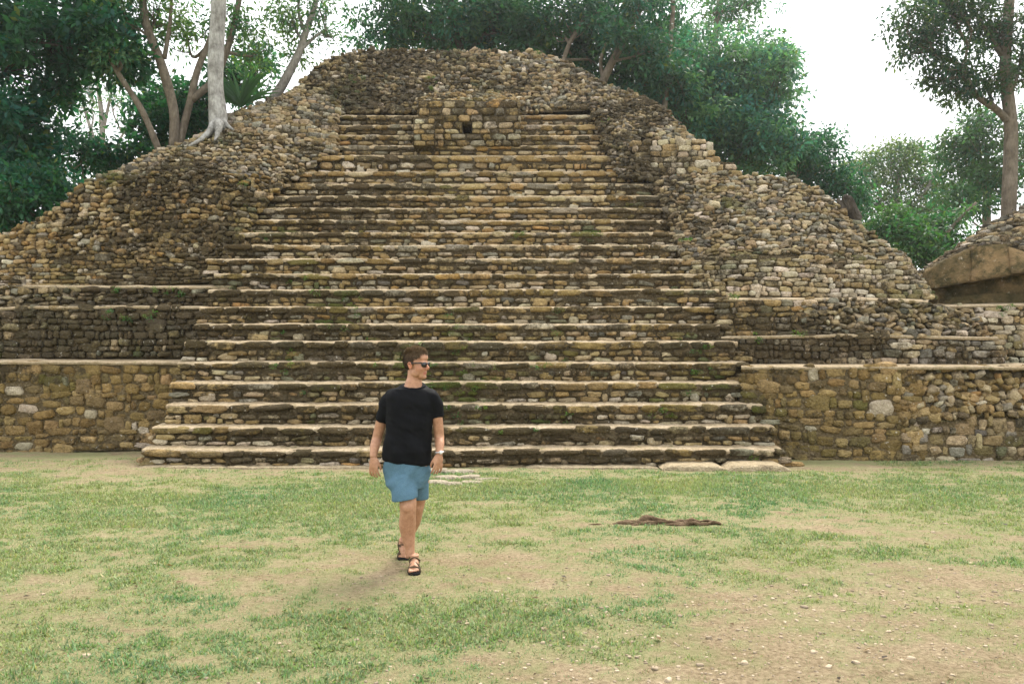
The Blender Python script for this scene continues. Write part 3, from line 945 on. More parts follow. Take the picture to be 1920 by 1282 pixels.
def leaves(mb, C, rad, per, leaf, colr, r, droop=.35):
    """leaf faces round the cluster centres C"""
    n = len(C)*per
    base = np.repeat(C, per, axis=0)
    d = r.normal(size=(n, 3)); d /= np.linalg.norm(d, axis=1)[:, None]
    rr = np.repeat(rad, per)[:, None] * r.random((n, 1))**0.5
    d2 = d*[1, 1, .62]
    p = base + d2*rr
    dirn = d*0.8 + r.normal(size=(n, 3))*.5 + [0, 0, -droop]
    dirn /= np.linalg.norm(dirn, axis=1)[:, None]
    nrm = r.normal(size=(n, 3))*.6 + [0, 0, 1.0]
    side = np.cross(dirn, nrm); side /= np.linalg.norm(side, axis=1)[:, None]+1e-6
    s = r.uniform(.65, 1.3, (n, 1))
    L, W = leaf[0]*s, leaf[1]*s
    nn = np.cross(side, dirn)
    V = np.stack([p, p + dirn*L*.5 + side*W*.5 + nn*L*.05, p + dirn*L, p + dirn*L*.45 - side*W*.5 + nn*L*.05], 1).reshape(-1, 3)
    F = np.arange(n*4).reshape(-1, 4)
    cl = np.repeat(r.uniform(.72, 1.25, (len(C), 1)), per, axis=0)*r.uniform(.7, 1.3, (n, 1))
    c = np.asarray(colr)[None]*cl*(1 + r.uniform(-.12, .12, (n, 3))*[1, .3, 1])
    hue = np.repeat(r.uniform(0, 1, (len(C), 1)), per, axis=0)
    c = c*(1 + (hue-.5)*np.array([[.9, .25, -.5]]))
    yel = r.random(n) < .02
    c[yel] = np.array((.10, .13, .03))*r.uniform(.6, 1.2, (yel.sum(), 1))
    c = np.repeat(np.hstack([c, np.ones((n, 1))]), 4, axis=0)
    mb.add(V, F, c)

def tree(name, label, stems, blobs, leaf=(.2, .09), colr=(.035, .075, .03), bark=None, per=46, clr=(.35, .65), seed=1, twig=.30, limb_r=.05, group="trees around the ruin", cat="tree"):
    """stems: [(path of (px,py,Y), r0, r1)], blobs: [(px, py, Y, rx_px, ry_px, ry_m, clusters)]"""
    r = np.random.default_rng(seed)
    bark = bark or BARK_BROWN
    wood = []
    allp = []
    for path, r0, r1 in stems:
        w = smooth_path([P(*p) for p in path], 18)
        wood.append(tube(w, np.linspace(r0, r1, len(w)), 10, wob=.14, seed=seed))
        allp.append(w)
    foot = allp[0][0]
    root = empty(name, tuple(foot), label, cat, group)
    allp = np.vstack(allp)
    for V, F in wood:
        obj("trunk", V, F, bark, root, origin=V[0])
    crown = MB()
    for (px, py, Y, rx, ry, rz, nc) in blobs:
        c = P(px, py, Y)
        R3 = np.array([rx/FPX*Y, rz, ry/FPX*Y])
        d = r.normal(size=(nc, 3)); d /= np.linalg.norm(d, axis=1)[:, None]
        q = r.random((nc, 1))**0.42
        C = c + d*q*R3
        C += (np.stack([vnoise(C[:, 0]*.7+i*9, C[:, 2]*.7, C[:, 1]*.7, seed=seed+i) for i in range(3)], -1)-.5)*R3*.55
        leaves(crown, C, r.uniform(*clr, nc), per, leaf, colr, r)
        tw = MB()
        # one limb into the blob and twigs to some of its clusters
        src = allp[np.argmin(np.linalg.norm(allp - (c - [0, 0, R3[2]*1.2]), axis=1))]
        mid = (src + c)/2 + r.normal(size=3)*.12*np.linalg.norm(c-src) + [0, 0, -.05*np.linalg.norm(c-src)]
        lp = smooth_path([src, mid, c], 9)
        tw.add(*tube(lp, np.linspace(limb_r, limb_r*.45, 9), 6, wob=.1))
        for j in np.where(r.random(nc) < twig)[0]:
            s = lp[r.integers(4, 9)]
            m2 = (s + C[j])/2 + r.normal(size=3)*.15*np.linalg.norm(C[j]-s)
            tw.add(*tube(smooth_path([s, m2, C[j]], 5), np.linspace(limb_r*.38, .008, 5), 4))
        tw.build("branch", bark, root)
    if crown.n:
        crown.build("crown", MAT_LEAF, root, smooth=False)
    return root

DG, MG, LG = (.024, .092, .052), (.042, .118, .056), (.075, .150, .066)
# left
tree("broadleaf_tree", "dense dark green tree filling the upper left corner", [([(-150, 700, 21), (-130, 420, 21), (-80, 180, 21), (-30, 20, 21)], .30, .12)],
     [(50, 50, 20, 135, 100, 1.6, 84), (190, 70, 20.5, 75, 80, 1.2, 46), (-60, 200, 20.5, 120, 130, 2, 70), (45, 240, 20, 70, 90, 1.2, 42), (-40, 370, 19.5, 85, 80, 1.6, 54), (235, 110, 20.5, 40, 35, .8, 18), (120, -90, 20.5, 180, 90, 2, 70), (90, 150, 21, 90, 60, 1.0, 30)],
     leaf=(.22, .10), colr=DG, bark=BARK_DARK, per=60, seed=3)
tree("understory_shrub", "low dark shrub against the far left end of the ruin", [([(60, 640, 18.6), (55, 480, 18.6), (50, 400, 18.6)], .07, .04)],
     [(35, 375, 18.6, 60, 60, 1.0, 60), (90, 350, 19.2, 30, 40, .7, 22), (150, 285, 22, 48, 40, 1.0, 30), (60, 320, 19.5, 70, 40, 1, 26)], leaf=(.17, .075), colr=DG, per=46, seed=4, cat="shrub", group="shrubs behind the ruin")
tree("forked_tree", "slender brown tree with three forking stems on the left shoulder",
     [([(325, 285, 20.2), (327, 218, 20.3), (312, 151, 20.4), (295, 100, 20.4), (275, 50, 20.4), (263, -20, 20.4)], .13, .09),
      ([(303, 295, 20.2), (268, 211, 20.0), (228, 148, 19.8), (205, 110, 19.7)], .085, .05),
      ([(333, 282, 20.3), (356, 191, 20.6), (372, 127, 20.8), (396, 67, 21), (410, -10, 21)], .10, .06),
      ([(358, 188, 20.6), (402, 148, 21), (430, 80, 21.2), (450, -10, 21.3)], .10, .07),
      ([(308, 110, 20.4), (318, 50, 20.5), (322, -10, 20.6)], .06, .035)],
     [(300, 20, 20.8, 60, 45, 1.2, 26), (350, 60, 21.5, 55, 40, 1.2, 20), (245, 45, 20.6, 40, 40, 1, 14), (300, -60, 21, 120, 60, 1.6, 50), (450, 40, 21.6, 45, 45, 1, 22), (480, 100, 22, 45, 30, 1, 14), (215, 105, 19.7, 35, 28, .8, 14)],
     leaf=(.16, .06), colr=LG, per=34, clr=(.3, .6), seed=5, twig=.5)
T3 = tree("pale_trunk_tree", "tall tree with a thick smooth whitish trunk rooted on the left shoulder",
     [([(410, 246, 19.25), (409, 228, 19.3), (407, 200, 19.35), (404, 150, 19.4), (405, 90, 19.45), (409, 30, 19.5), (412, -60, 19.5), (414, -200, 19.5)], .215, .155),
      ([(403, 226, 19.25), (394, 246, 19.0), (376, 262, 18.7), (354, 274, 18.45)], .12, .02),
      ([(415, 224, 19.3), (426, 236, 19.22), (438, 244, 19.05)], .10, .02),
      ([(410, 230, 19.15), (408, 250, 18.85), (402, 264, 18.62)], .12, .015)],
     [(420, -180, 20, 170, 90, 2, 80)], leaf=(.18, .08), colr=MG, bark=BARK_PALE, per=36, seed=6)
tree("leaning_tree", "thin pale tree leaning right behind the summit rubble", [([(508, 196, 22), (522, 172, 22), (540, 140, 22), (560, 100, 22.2), (574, 60, 22.3), (588, 20, 22.4), (600, -30, 22.5)], .15, .06),
      ([(563, 95, 22.2), (590, 70, 22.3), (612, 55, 22.4)], .05, .025), ([(572, 62, 22.3), (560, 25, 22.4), (562, -10, 22.4)], .055, .03)],
     [(545, 30, 22.5, 45, 40, 1, 26), (600, 20, 22.8, 40, 35, 1, 16), (625, 70, 23, 35, 30, .8, 10), (560, 100, 22.8, 30, 30, .8, 10), (570, -60, 22.6, 110, 50, 1.4, 40)],
     leaf=(.15, .055), colr=LG, bark=BARK_GREY, per=32, seed=7, twig=.5)
tree("understory_shrub", "dark leafy shrub behind the forked stems and whitish trunk", [([(370, 500, 24), (370, 330, 24), (370, 240, 24)], .10, .05)],
     [(370, 215, 24, 50, 60, 1.2, 60), (300, 180, 24.5, 55, 55, 1.2, 48), (285, 250, 24, 40, 40, 1, 34), (440, 150, 25, 45, 45, 1.2, 26), (240, 300, 23, 50, 28, 1, 30), (480, 120, 26, 40, 35, 1, 18)],
     leaf=(.2, .09), colr=DG, per=50, seed=8, cat="shrub", group="shrubs behind the ruin")
tree("distant_bare_tree", "faint far tree with bare forking branches at upper left", [([(190, 700, 42), (188, 330, 42), (192, 240, 42), (185, 170, 42), (178, 110, 42)], .22, .06), ([(190, 260, 42), (205, 190, 42), (215, 140, 42)], .1, .04), ([(190, 300, 42), (160, 210, 42), (150, 150, 42)], .1, .04),
      ([(215, 330, 42), (222, 270, 42), (245, 230, 42)], .1, .04)],
     [(165, 150, 42, 50, 50, 1.5, 30), (215, 180, 42, 40, 50, 1.5, 20), (150, 260, 43, 40, 40, 1.5, 16), (130, 200, 43, 40, 60, 1.5, 18)], leaf=(.22, .09), colr=LG, bark=BARK_GREY, per=16, seed=9, twig=.8)
# behind the summit
tree("summit_tree", "dark crowned tree straight behind the summit", [([(880, 500, 27), (880, 250, 27), (870, 120, 27), (850, 40, 27), (840, -40, 27)], .22, .1), ([(872, 110, 27), (920, 50, 27), (950, -20, 27)], .1, .06)],
     [(760, 40, 27, 60, 50, 1.4, 40), (850, 40, 27, 75, 55, 1.6, 80), (935, 45, 27.5, 70, 55, 1.6, 80), (985, 70, 26.5, 40, 35, 1.0, 40), (800, 80, 28, 60, 35, 1.2, 36), (900, 95, 28, 70, 30, 1.2, 46), (1010, 95, 28, 45, 30, 1.0, 36), (860, -60, 27, 200, 60, 2, 110), (700, 60, 28, 45, 30, 1, 14)],
     leaf=(.2, .085), colr=(.028, .090, .052), bark=BARK_DARK, per=50, seed=10)
tree("broadleaf_tree", "brown trunked tree forking upward behind the summit's right end",
     [([(1120, 300, 25), (1128, 170, 25), (1136, 140, 25), (1164, 86, 25), (1186, 43, 25), (1199, 15, 25), (1190, -40, 25)], .15, .09), ([(1198, 18, 25), (1216, -10, 25), (1230, -40, 25)], .1, .07),
      ([(1132, 150, 25), (1126, 118, 25), (1136, 80, 25)], .07, .04), ([(1048, 160, 25.5), (1062, 95, 25.5), (1090, 45, 25.5), (1112, 0, 25.5)], .08, .05), ([(1245, 220, 26), (1258, 60, 26), (1262, 10, 26), (1256, -40, 26)], .09, .06)],
     [(1080, 40, 26, 60, 50, 1.2, 48), (1150, 30, 26.5, 60, 40, 1.2, 28), (1230, 40, 27, 55, 50, 1.3, 42), (1190, 100, 27, 55, 50, 1.4, 56), (1120, -70, 26, 180, 60, 2, 80), (1020, 25, 26, 40, 35, 1, 24), (1160, 150, 27, 40, 40, 1, 30), (1065, 95, 27.5, 45, 35, 1.0, 36), (1110, 120, 27.5, 40, 40, 1, 34), (1110, 60, 28, 50, 40, 1, 34), (1160, 55, 24.3, 42, 30, .6, 14), (1225, 95, 24.6, 48, 40, .7, 22), (1265, 150, 26, 45, 45, .8, 24), (1200, 10, 24.5, 60, 25, .7, 14)],
     leaf=(.19, .08), colr=(.028, .090, .054), bark=BARK_BROWN, per=46, seed=11)
# right
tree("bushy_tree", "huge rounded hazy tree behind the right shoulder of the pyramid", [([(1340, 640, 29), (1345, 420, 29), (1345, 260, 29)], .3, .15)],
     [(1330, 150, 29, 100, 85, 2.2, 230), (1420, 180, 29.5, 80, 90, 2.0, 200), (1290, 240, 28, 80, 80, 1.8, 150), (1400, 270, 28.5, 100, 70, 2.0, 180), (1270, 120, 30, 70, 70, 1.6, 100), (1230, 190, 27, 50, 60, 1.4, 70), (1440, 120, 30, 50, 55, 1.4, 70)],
     leaf=(.19, .085), colr=(.060, .150, .105), bark=BARK_DARK, per=46, seed=12)  # pale bluish leaf colour paints in the haze over this crown
tree("broadleaf_tree", "leaves reaching across the top edge above the big rounded hazy tree", [([(1330, 640, 34), (1330, 200, 34), (1350, 0, 34)], .25, .12)],
     [(1340, 25, 34, 90, 45, 2, 50), (1420, 0, 34, 60, 30, 1.6, 26), (1330, -50, 34, 120, 40, 2, 50)], leaf=(.2, .08), colr=MG, per=36, seed=13)
tree("understory_shrub", "dark bush below the big rounded tree, above the right rubble slope", [([(1530, 640, 30), (1530, 480, 30), (1530, 380, 30)], .15, .07)],
     [(1520, 300, 30, 55, 60, 1.4, 80), (1470, 300, 29, 55, 45, 1.2, 70), (1570, 340, 30, 45, 45, 1.2, 50), (1600, 380, 30, 35, 50, 1.0, 26)], leaf=(.18, .08), colr=DG, per=44, seed=14, cat="shrub", group="shrubs behind the ruin")
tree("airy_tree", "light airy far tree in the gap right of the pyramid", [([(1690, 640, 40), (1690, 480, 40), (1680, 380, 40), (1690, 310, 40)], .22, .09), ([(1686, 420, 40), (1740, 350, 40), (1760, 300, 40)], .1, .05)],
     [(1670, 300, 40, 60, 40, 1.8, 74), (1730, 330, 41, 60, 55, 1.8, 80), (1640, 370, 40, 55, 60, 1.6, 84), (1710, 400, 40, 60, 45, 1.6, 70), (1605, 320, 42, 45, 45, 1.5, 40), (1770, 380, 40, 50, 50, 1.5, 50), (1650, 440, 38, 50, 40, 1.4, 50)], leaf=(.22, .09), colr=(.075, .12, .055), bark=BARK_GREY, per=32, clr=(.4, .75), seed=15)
tree("airy_tree", "bright green tree low in the gap beside the stucco ruin", [([(1740, 660, 27), (1740, 540, 27), (1735, 440, 27)], .14, .06), ([(1738, 480, 27), (1790, 420, 27), (1830, 380, 27)], .07, .04)],
     [(1690, 430, 28, 50, 45, 1.2, 60), (1730, 475, 27, 45, 38, 1.0, 60), (1780, 470, 28, 50, 40, 1.0, 50), (1660, 440, 29, 40, 40, 1, 30), (1790, 420, 27.5, 35, 30, .9, 16), (1760, 440, 28, 40, 30, 1, 14)], leaf=(.17, .08), colr=(.040, .105, .036), per=40, seed=16)
tree("airy_tree", "green tree in the middle distance behind the tall right trunk", [([(1850, 640, 33), (1850, 420, 33), (1850, 280, 33)], .22, .1)],
     [(1830, 260, 33, 60, 55, 1.6, 70), (1860, 340, 32.5, 60, 50, 1.5, 74), (1800, 300, 34, 50, 50, 1.5, 44), (1940, 280, 33, 70, 90, 1.6, 80), (1800, 380, 32, 40, 30, 1.2, 30)], leaf=(.2, .09), colr=(.042, .100, .042), per=42, seed=17)
tree("tall_tree", "tall tree with long left limb rooted on the stucco ruin",
     [([(1892, 420, 19.3), (1892, 390, 19.3), (1894, 320, 19.35), (1896, 240, 19.4), (1888, 160, 19.4), (1886, 90, 19.4), (1892, 0, 19.5), (1900, -90, 19.5)], .185, .10),
      ([(1894, 232, 19.4), (1868, 205, 19.3), (1832, 180, 19.2), (1808, 140, 19.1), (1790, 118, 19.0), (1752, 102, 18.9)], .095, .035),
      ([(1808, 142, 19.1), (1812, 100, 19.1), (1822, 60, 19.1)], .04, .02), ([(1888, 120, 19.4), (1850, 60, 19.4), (1820, 10, 19.4)], .07, .03)],
     [(1740, 70, 19, 45, 45, .8, 26), (1705, 35, 19, 38, 38, .7, 16), (1716, 100, 19, 32, 24, .6, 9), (1770, -10, 19.2, 60, 40, .8, 22), (1760, 150, 19.1, 36, 22, .6, 8), (1790, 30, 19.3, 60, 45, .9, 38), (1860, 50, 19.5, 60, 55, .9, 46), (1800, 120, 19, 55, 35, .8, 24), (1850, 150, 19.4, 50, 40, .9, 32), (1915, 110, 19.6, 50, 60, .9, 40), (1830, -60, 19.5, 150, 50, 1.4, 60), (1790, 170, 19.2, 35, 18, .6, 10)],
     leaf=(.13, .055), colr=(.034, .070, .036), bark=BARK_BROWN, per=40, clr=(.28, .5), seed=18, twig=.5)

# strap leaved plant beside the pale trunk
def strap_plant():
    base = P(452, 200, 20.4)
    root = empty("strap_leaf_plant", tuple(base), "spiky fan of long green strap leaves right of the whitish trunk", "plant")
    r = np.random.default_rng(20)
    for k in range(34):
        a = R(r.uniform(-62, 55)); L = r.uniform(.75, 1.25); yw = r.uniform(-.5, .5)
        n = 7
        q = np.linspace(0, 1, n)
        bend = r.uniform(.1, .5)*np.sign(a)
        pts = base + np.stack([np.sin(a + bend*q)*L*q, yw*q*.7, np.cos(a + bend*q)*L*q], -1)
        w = .035*np.sin(np.clip(q*.85+.15, 0, 1)*np.pi)**.6 + .004
        s = np.array([math.cos(a), .4, -math.sin(a)]); s /= np.linalg.norm(s)
        V = np.stack([pts - s*w[:, None], pts + [0, -.008, 0], pts + s*w[:, None]], 1).reshape(-1, 3)
        c = np.array([.035, .085, .035, 1])*[*np.full(3, r.uniform(.7, 1.3)), 1]
        obj("leaf", V, grid_faces(n, 3), MAT_LEAF, root, origin=base, cols=np.tile(c, (len(V), 1)))
strap_plant()

# weathered stump on the right slope
def stump():
    b0 = P(1600, 425, 17.6)
    root = empty("tree_stump", tuple(b0), "dark weathered dead stump on the edge of the right rubble slope", "stump")
    for i, pth in enumerate(([(1603, 430, 17.5), (1598, 405, 17.5), (1592, 385, 17.45), (1584, 366, 17.4)], [(1592, 425, 17.5), (1580, 400, 17.5), (1570, 372, 17.5)], [(1604, 425, 17.5), (1622, 440, 17.2), (1642, 448, 17.0)])):
        w = smooth_path([P(*p) for p in pth], 9)
        V, F = tube(w, np.array([.17, .16, .15, .14, .13, .12, .10, .08, .03])*(1, .6, .5)[i], 12, wob=.7, seed=30+i)
        obj(("trunk", "trunk", "root")[i], V, F, BARK_DARK, root)
stump()

# ------------------------------------------------------------------ grass, pebbles, litter
def build_grass():
    r = np.random.default_rng(40)
    n = 190000
    Y = r.uniform(3.7, 13.6, n)
    X = r.uniform(-.72, .72, n)*Y
    d = grass_density(X, Y) + .05*r.normal(size=n)
    keep = (r.random(n) < np.clip((d - .29)/.38, 0.10, 1)) & ~((Y > 12.4) & (np.abs(X) < 6)) & ~((Y > 13.3) & (X > 0))
    X, Y, d = X[keep], Y[keep], d[keep]
    per = 5
    n = len(X)*per
    X, Y, d = np.repeat(X, per), np.repeat(Y, per), np.repeat(d, per)
    X = X + r.normal(0, .022, n); Y = Y + r.normal(0, .022, n)
    base = np.stack([X, Y, ground_z(X, Y)-.003], -1)
    L = r.uniform(.014, .040, n)*(0.75+Y/21)*np.clip(.6+(d-.45)*2.2, .55, 1.25)
    W = L*r.uniform(.16, .40, n)
    az = r.uniform(0, 2*np.pi, n); el = np.radians(np.clip(r.normal(38, 22, n), 4, 85))
    dirn = np.stack([np.cos(az)*np.cos(el), np.sin(az)*np.cos(el), np.sin(el)], -1)
    s = np.stack([-np.sin(az), np.cos(az), r.normal(0, .3, n)], -1)
    V = np.stack([base + s*W[:, None]*.5, base - s*W[:, None]*.5, base + dirn*L[:, None]], 1).reshape(-1, 3)
    F = np.arange(n*3).reshape(-1, 3)
    mixv = np.clip(fbm(X*.9, Y*.9, seed=77, oct=3)*1.6-.25 + r.normal(0, .22, n), 0, 1)[:, None]
    c = np.array((.110, .212, .092))*(1-mixv) + np.array((.245, .275, .115))*mixv
    dry = r.random(n) < .10
    c[dry] = (.36, .29, .15)
    c = c*r.uniform(.5, 1.35, (n, 1))
    c = np.repeat(np.hstack([c, np.ones((n, 1))]), 3, axis=0)
    o = obj("grass", V, F, leaf_material("grass_blades", .3), origin=(0, 8, 0), smooth=False, cols=c)
    tag(o, "short patchy green grass and weeds over the tan dirt", "grass", kind="stuff")
    print("blades", n)
build_grass()

def scatter():
    r = np.random.default_rng(41)
    mb = MB()
    n = 9000
    Y = r.uniform(3.7, 13.0, n); X = r.uniform(-.72, .72, n)*Y
    w = np.exp(-((X-1.3)/1.8)**2-((Y-5.0)/1.3)**2)*1.0 + .05 + .8*np.exp(-((X-3.5)/1.6)**2-((Y-6.0)/1.2)**2)
    keep = r.random(n) < w
    for x, y in zip(X[keep], Y[keep]):
        s = r.uniform(.005, .015)*(1 if r.random() < .93 else 2.0)
        V = ROUND[r.integers(len(ROUND))]*np.array([s, s*r.uniform(.6, 1), s*.55])
        a = r.uniform(0, 6.28)
        V = V @ np.array([[math.cos(a), math.sin(a), 0], [-math.sin(a), math.cos(a), 0], [0, 0, 1]])
        z = float(ground_z(np.array(x), np.array(y)))
        c = np.array((.36, .29, .205))*r.uniform(.6, 1.2)
        mb.add(V + [x, y, z + s*.05], ROUND_F, [*c, .0])
    pm, nt, b = new_mat("pebble_stone")
    nt.links.new(N(nt, "ShaderNodeAttribute", attribute_name="Col").outputs["Color"], b.inputs["Base Color"])
    o = mb.build("pebbles", pm, origin=(0, 8, 0))
    tag(o, "small pale pebbles strewn over the dirt", "pebbles", kind="stuff")
    mb = MB()
    n = 3200
    Y = r.uniform(3.7, 12.8, n); X = r.uniform(-.72, .72, n)*Y
    for x, y in zip(X, Y):
        L = r.uniform(.010, .028)*(1 if r.random() < .9 else 2.2); W = L*r.uniform(.35, .6); a = r.uniform(0, 6.28)
        t = np.array([math.cos(a), math.sin(a), r.normal(0, .12)]); s = np.array([-math.sin(a), math.cos(a), r.normal(0, .3)])
        z = float(ground_z(np.array(x), np.array(y))) + .012
        p = np.array([x, y, z])
        V = [p - t*L/2, p + s*W/2 + [0, 0, .006], p + t*L/2 + [0, 0, .004], p - s*W/2 + [0, 0, .006]]
        c = np.array([(.10, .06, .03), (.16, .09, .04), (.05, .035, .025), (.25, .19, .11)][r.integers(4)])*r.uniform(.7, 1.2)
        mb.add(V, [[0, 1, 2, 3]], [*c, 1])
    o = mb.build("leaf_litter", MAT_LEAF, origin=(0, 8, 0), smooth=False)
    tag(o, "small dry brown fallen leaves scattered on the grass", "leaves", kind="stuff")
scatter()

def moss_tufts():
    r = np.random.default_rng(44)
    mb = MB()
    C = []
    for k, (x0, x1, Y, zb, zt) in enumerate(step_info[:14]):
        for _ in range(46):
            x = r.uniform(x0+.2, x1-.2); z = zb + (zt-zb)*r.choice([.05, .5, .75, .9])
            if moss_at(x, z) > .30 + .35*r.random():
                C.append((x, Y - .02, z))
    for px, py, Y in ((1655, 250, 0),):
        pass
    for px, py, Y in ((560, 556, 15.7), (215, 545, 15.75), (240, 600, 15.35), (300, 548, 15.75), (340, 545, 15.75), (205, 585, 15.35), (280, 590, 15.35), (1290, 452, 16.4), (1140, 235, 19.7), (1150, 262, 19.3), (1500, 625, 14.6), (1380, 560, 14.9), (1420, 640, 14.6), (1900, 575, 15.9), (1880, 578, 16.0), (1010, 100, 22.4), (660, 150, 21.3), (815, 150, 21.5), (810, 165, 21.2), (450, 345, 17.6)):
        for _ in range(3):
            C.append(tuple(P(px + r.normal(0, 8), py + r.normal(0, 5), Y - .06)))
    C = np.array(C)
    leaves(mb, C, r.uniform(.03, .10, len(C)), 34, (.030, .016), (.075, .135, .028), r, droop=.1)
    o = mb.build("moss_tufts", MAT_LEAF, PYR, origin=WO[PYR], smooth=False)
    o["kind"] = "stuff"
moss_tufts()

def fallen_root():
    y0 = FPX*CAMH/(986-HZ)
    root = empty("exposed_root", tuple(P(1250, 986, y0)), "gnarled brown exposed root low in the dirt right of centre", "root")
    for i, (a, hgt, rad, dy) in enumerate((([1130, 1160, 1200, 1240, 1290, 1340], .035, .028, 0), ([1165, 1200, 1230, 1262], .065, .034, .06), ([1235, 1270, 1310, 1345, 1362], .045, .026, -.05), ([1090, 1120, 1150, 1190], .012, .014, .03), ([1185, 1220, 1255, 1300], .05, .022, -.03), ([1150, 1190, 1215, 1240], .03, .018, -.07), ([1250, 1285, 1320, 1352], .055, .020, .03))):
        pts = []
        for j, px in enumerate(a):
            p = P(px, 986, y0)
            f = math.sin(math.pi*(j+.35)/(len(a)-.3))
            pts.append([p[0], y0 + dy + .03*math.sin(j*2.1+i), hgt*1.2*f - .012 + .008*math.sin(j*3.7+i*1.3)])
        w = smooth_path(pts, 30)
        w += (np.stack([vnoise(w[:, 0]*16+i*5, q_*7.0+i, seed=q_) for q_ in range(3)], -1)-.5)*[.02, .04, .03]
        ROOTM = bpy.data.materials.get("root_bark") or bark_material("root_bark", (.13, .085, .05), (.27, .19, .12))
        V, F = tube(w, rad*.72*(.3+.8*np.sin(np.linspace(.25, 3.0, 30))), 9, wob=.6, seed=50+i)
        obj("strand", V, F, ROOTM, root)
fallen_root()

def outcrop():
    y0 = FPX*CAMH/(905-HZ)
    root = empty("rock_outcrop", tuple(P(865, 905, y0)), "flat grey flagstone outcrop in the grass beside the man's hand", "rocks")
    r = np.random.default_rng(60)
    for (px, py, w, h, d) in ((815, 884, .50, .045, .30), (862, 886, .52, .05, .3), (838, 898, .42, .045, .22), (880, 896, .34, .04, .22), (815, 908, .42, .06, .2), (848, 911, .30, .05, .2), (885, 907, .35, .04, .2), (915, 900, .44, .03, .2), (925, 903, .2, .02, .12)):
        y = FPX*CAMH/(py-HZ)
        V = BLOCKY[r.integers(len(BLOCKY))]*np.array([w/2, d/2, h])
        V[:, 2] += .012*(fbm(V[:, 0]*14, V[:, 1]*14, seed=3)-.5)
        V = V + [(px-960)/FPX*y, y, .005]
        c = np.array((.40, .36, .29))*r.uniform(.85, 1.1)
        obj("flagstone", V, BLOCK_F, MAT_STONE, root, cols=np.tile([*c, .12], (len(V), 1)))
outcrop()

# ------------------------------------------------------------------ the walking man
YM = 6.34
def mp(u, v, dy):
    return P(640 + u/2.729, 630 + v/2.729, YM + dy)

def remesh(parts, voxel, smooth=4, factor=0.5):
    mb = MB()
    for V, F in parts:
        mb.add(V, F)
    me = mesh_data("tmp", np.vstack(mb.V), np.vstack(mb.F), None)
    import bmesh
    bm = bmesh.new(); bm.from_mesh(me)
    bmesh.ops.recalc_face_normals(bm, faces=bm.faces)
    bm.to_mesh(me); bm.free()
    o = bpy.data.objects.new("tmp", me)
    col.objects.link(o)
    m = o.modifiers.new("r", 'REMESH'); m.mode = 'VOXEL'; m.voxel_size = voxel; m.use_smooth_shade = True
    if smooth:
        s = o.modifiers.new("s", 'SMOOTH'); s.factor = factor; s.iterations = smooth
    ev = o.evaluated_get(bpy.context.evaluated_depsgraph_get())
    res = bpy.data.meshes.new_from_object(ev)
    V = np.empty(len(res.vertices)*3, np.float32); res.vertices.foreach_get("co", V)
    F = np.empty(len(res.loops), np.int32); res.loops.foreach_get("vertex_index", F)
    Nn = np.empty(len(res.vertices)*3, np.float32); res.vertices.foreach_get("normal", Nn)
    V = V.reshape(-1, 3).astype(float); F = F.reshape(-1, 4)
    bpy.data.objects.remove(o); bpy.data.meshes.remove(me); bpy.data.meshes.remove(res)
    return V, F, Nn.reshape(-1, 3)

def ellipsoid(c, r, M=np.eye(3), nu=16, nv=10):
    th = np.linspace(0, 2*np.pi, nu, endpoint=False)
    ph = np.linspace(.02, np.pi-.02, nv)
    V = np.array([[math.cos(t)*math.sin(p)*r[0], math.sin(t)*math.sin(p)*r[1], math.cos(p)*r[2]] for p in ph for t in th] + [[0, 0, r[2]], [0, 0, -r[2]]])
    F = [[i*nu+j, i*nu+(j+1) % nu, (i+1)*nu+(j+1) % nu, (i+1)*nu+j] for i in range(nv-1) for j in range(nu)]
    a, b_ = nu*nv, nu*nv+1
    for j in range(0, nu, 2):
        F.append([a, j, j+1, (j+2) % nu]); F.append([b_, (nv-1)*nu+(j+2) % nu, (nv-1)*nu+j+1, (nv-1)*nu+j])
    return np.asarray(c) + V @ M, np.array(F)

def loft(rings, yaw, seg=28, ex=2.3):
    """rings: (centre, half width, half depth, tilt) stacked upward, closed at both ends"""
    U = np.array([math.cos(yaw), math.sin(yaw), 0]); W = np.array([-math.sin(yaw), math.cos(yaw), 0])
    th = np.linspace(0, 2*np.pi, seg, endpoint=False)
    cx = np.sign(np.cos(th))*np.abs(np.cos(th))**(2/ex); sx = np.sign(np.sin(th))*np.abs(np.sin(th))**(2/ex)
    V = []
    for c, a, b_, tl in rings:
        p = np.asarray(c) + np.outer(cx*a, U) + np.outer(sx*b_, W)
        p[:, 2] += cx*a*tl
        V.append(p)
    n = len(rings)
    V = np.vstack(V + [np.asarray(rings[0][0])[None], np.asarray(rings[-1][0])[None]])
    F = [[i*seg+j, i*seg+(j+1) % seg, (i+1)*seg+(j+1) % seg, (i+1)*seg+j] for i in range(n-1) for j in range(seg)]
    for j in range(0, seg, 2):
        F.append([n*seg, (j+2) % seg, j+1, j]); F.append([n*seg+1, (n-1)*seg+j, (n-1)*seg+j+1, (n-1)*seg+(j+2) % seg])
    return V, np.array(F)

def limb(pts, radii, n=16, seg=14):
    w = smooth_path(pts, n)
    q = np.linspace(0, 1, len(pts)); k = np.linspace(0, 1, n)
    r = np.array([[x, x] if np.ndim(x) == 0 else x for x in radii], float)
    rr = np.stack([np.interp(k, q, r[:, i]) for i in (0, 1)], -1)
    return tube(w, rr, seg)

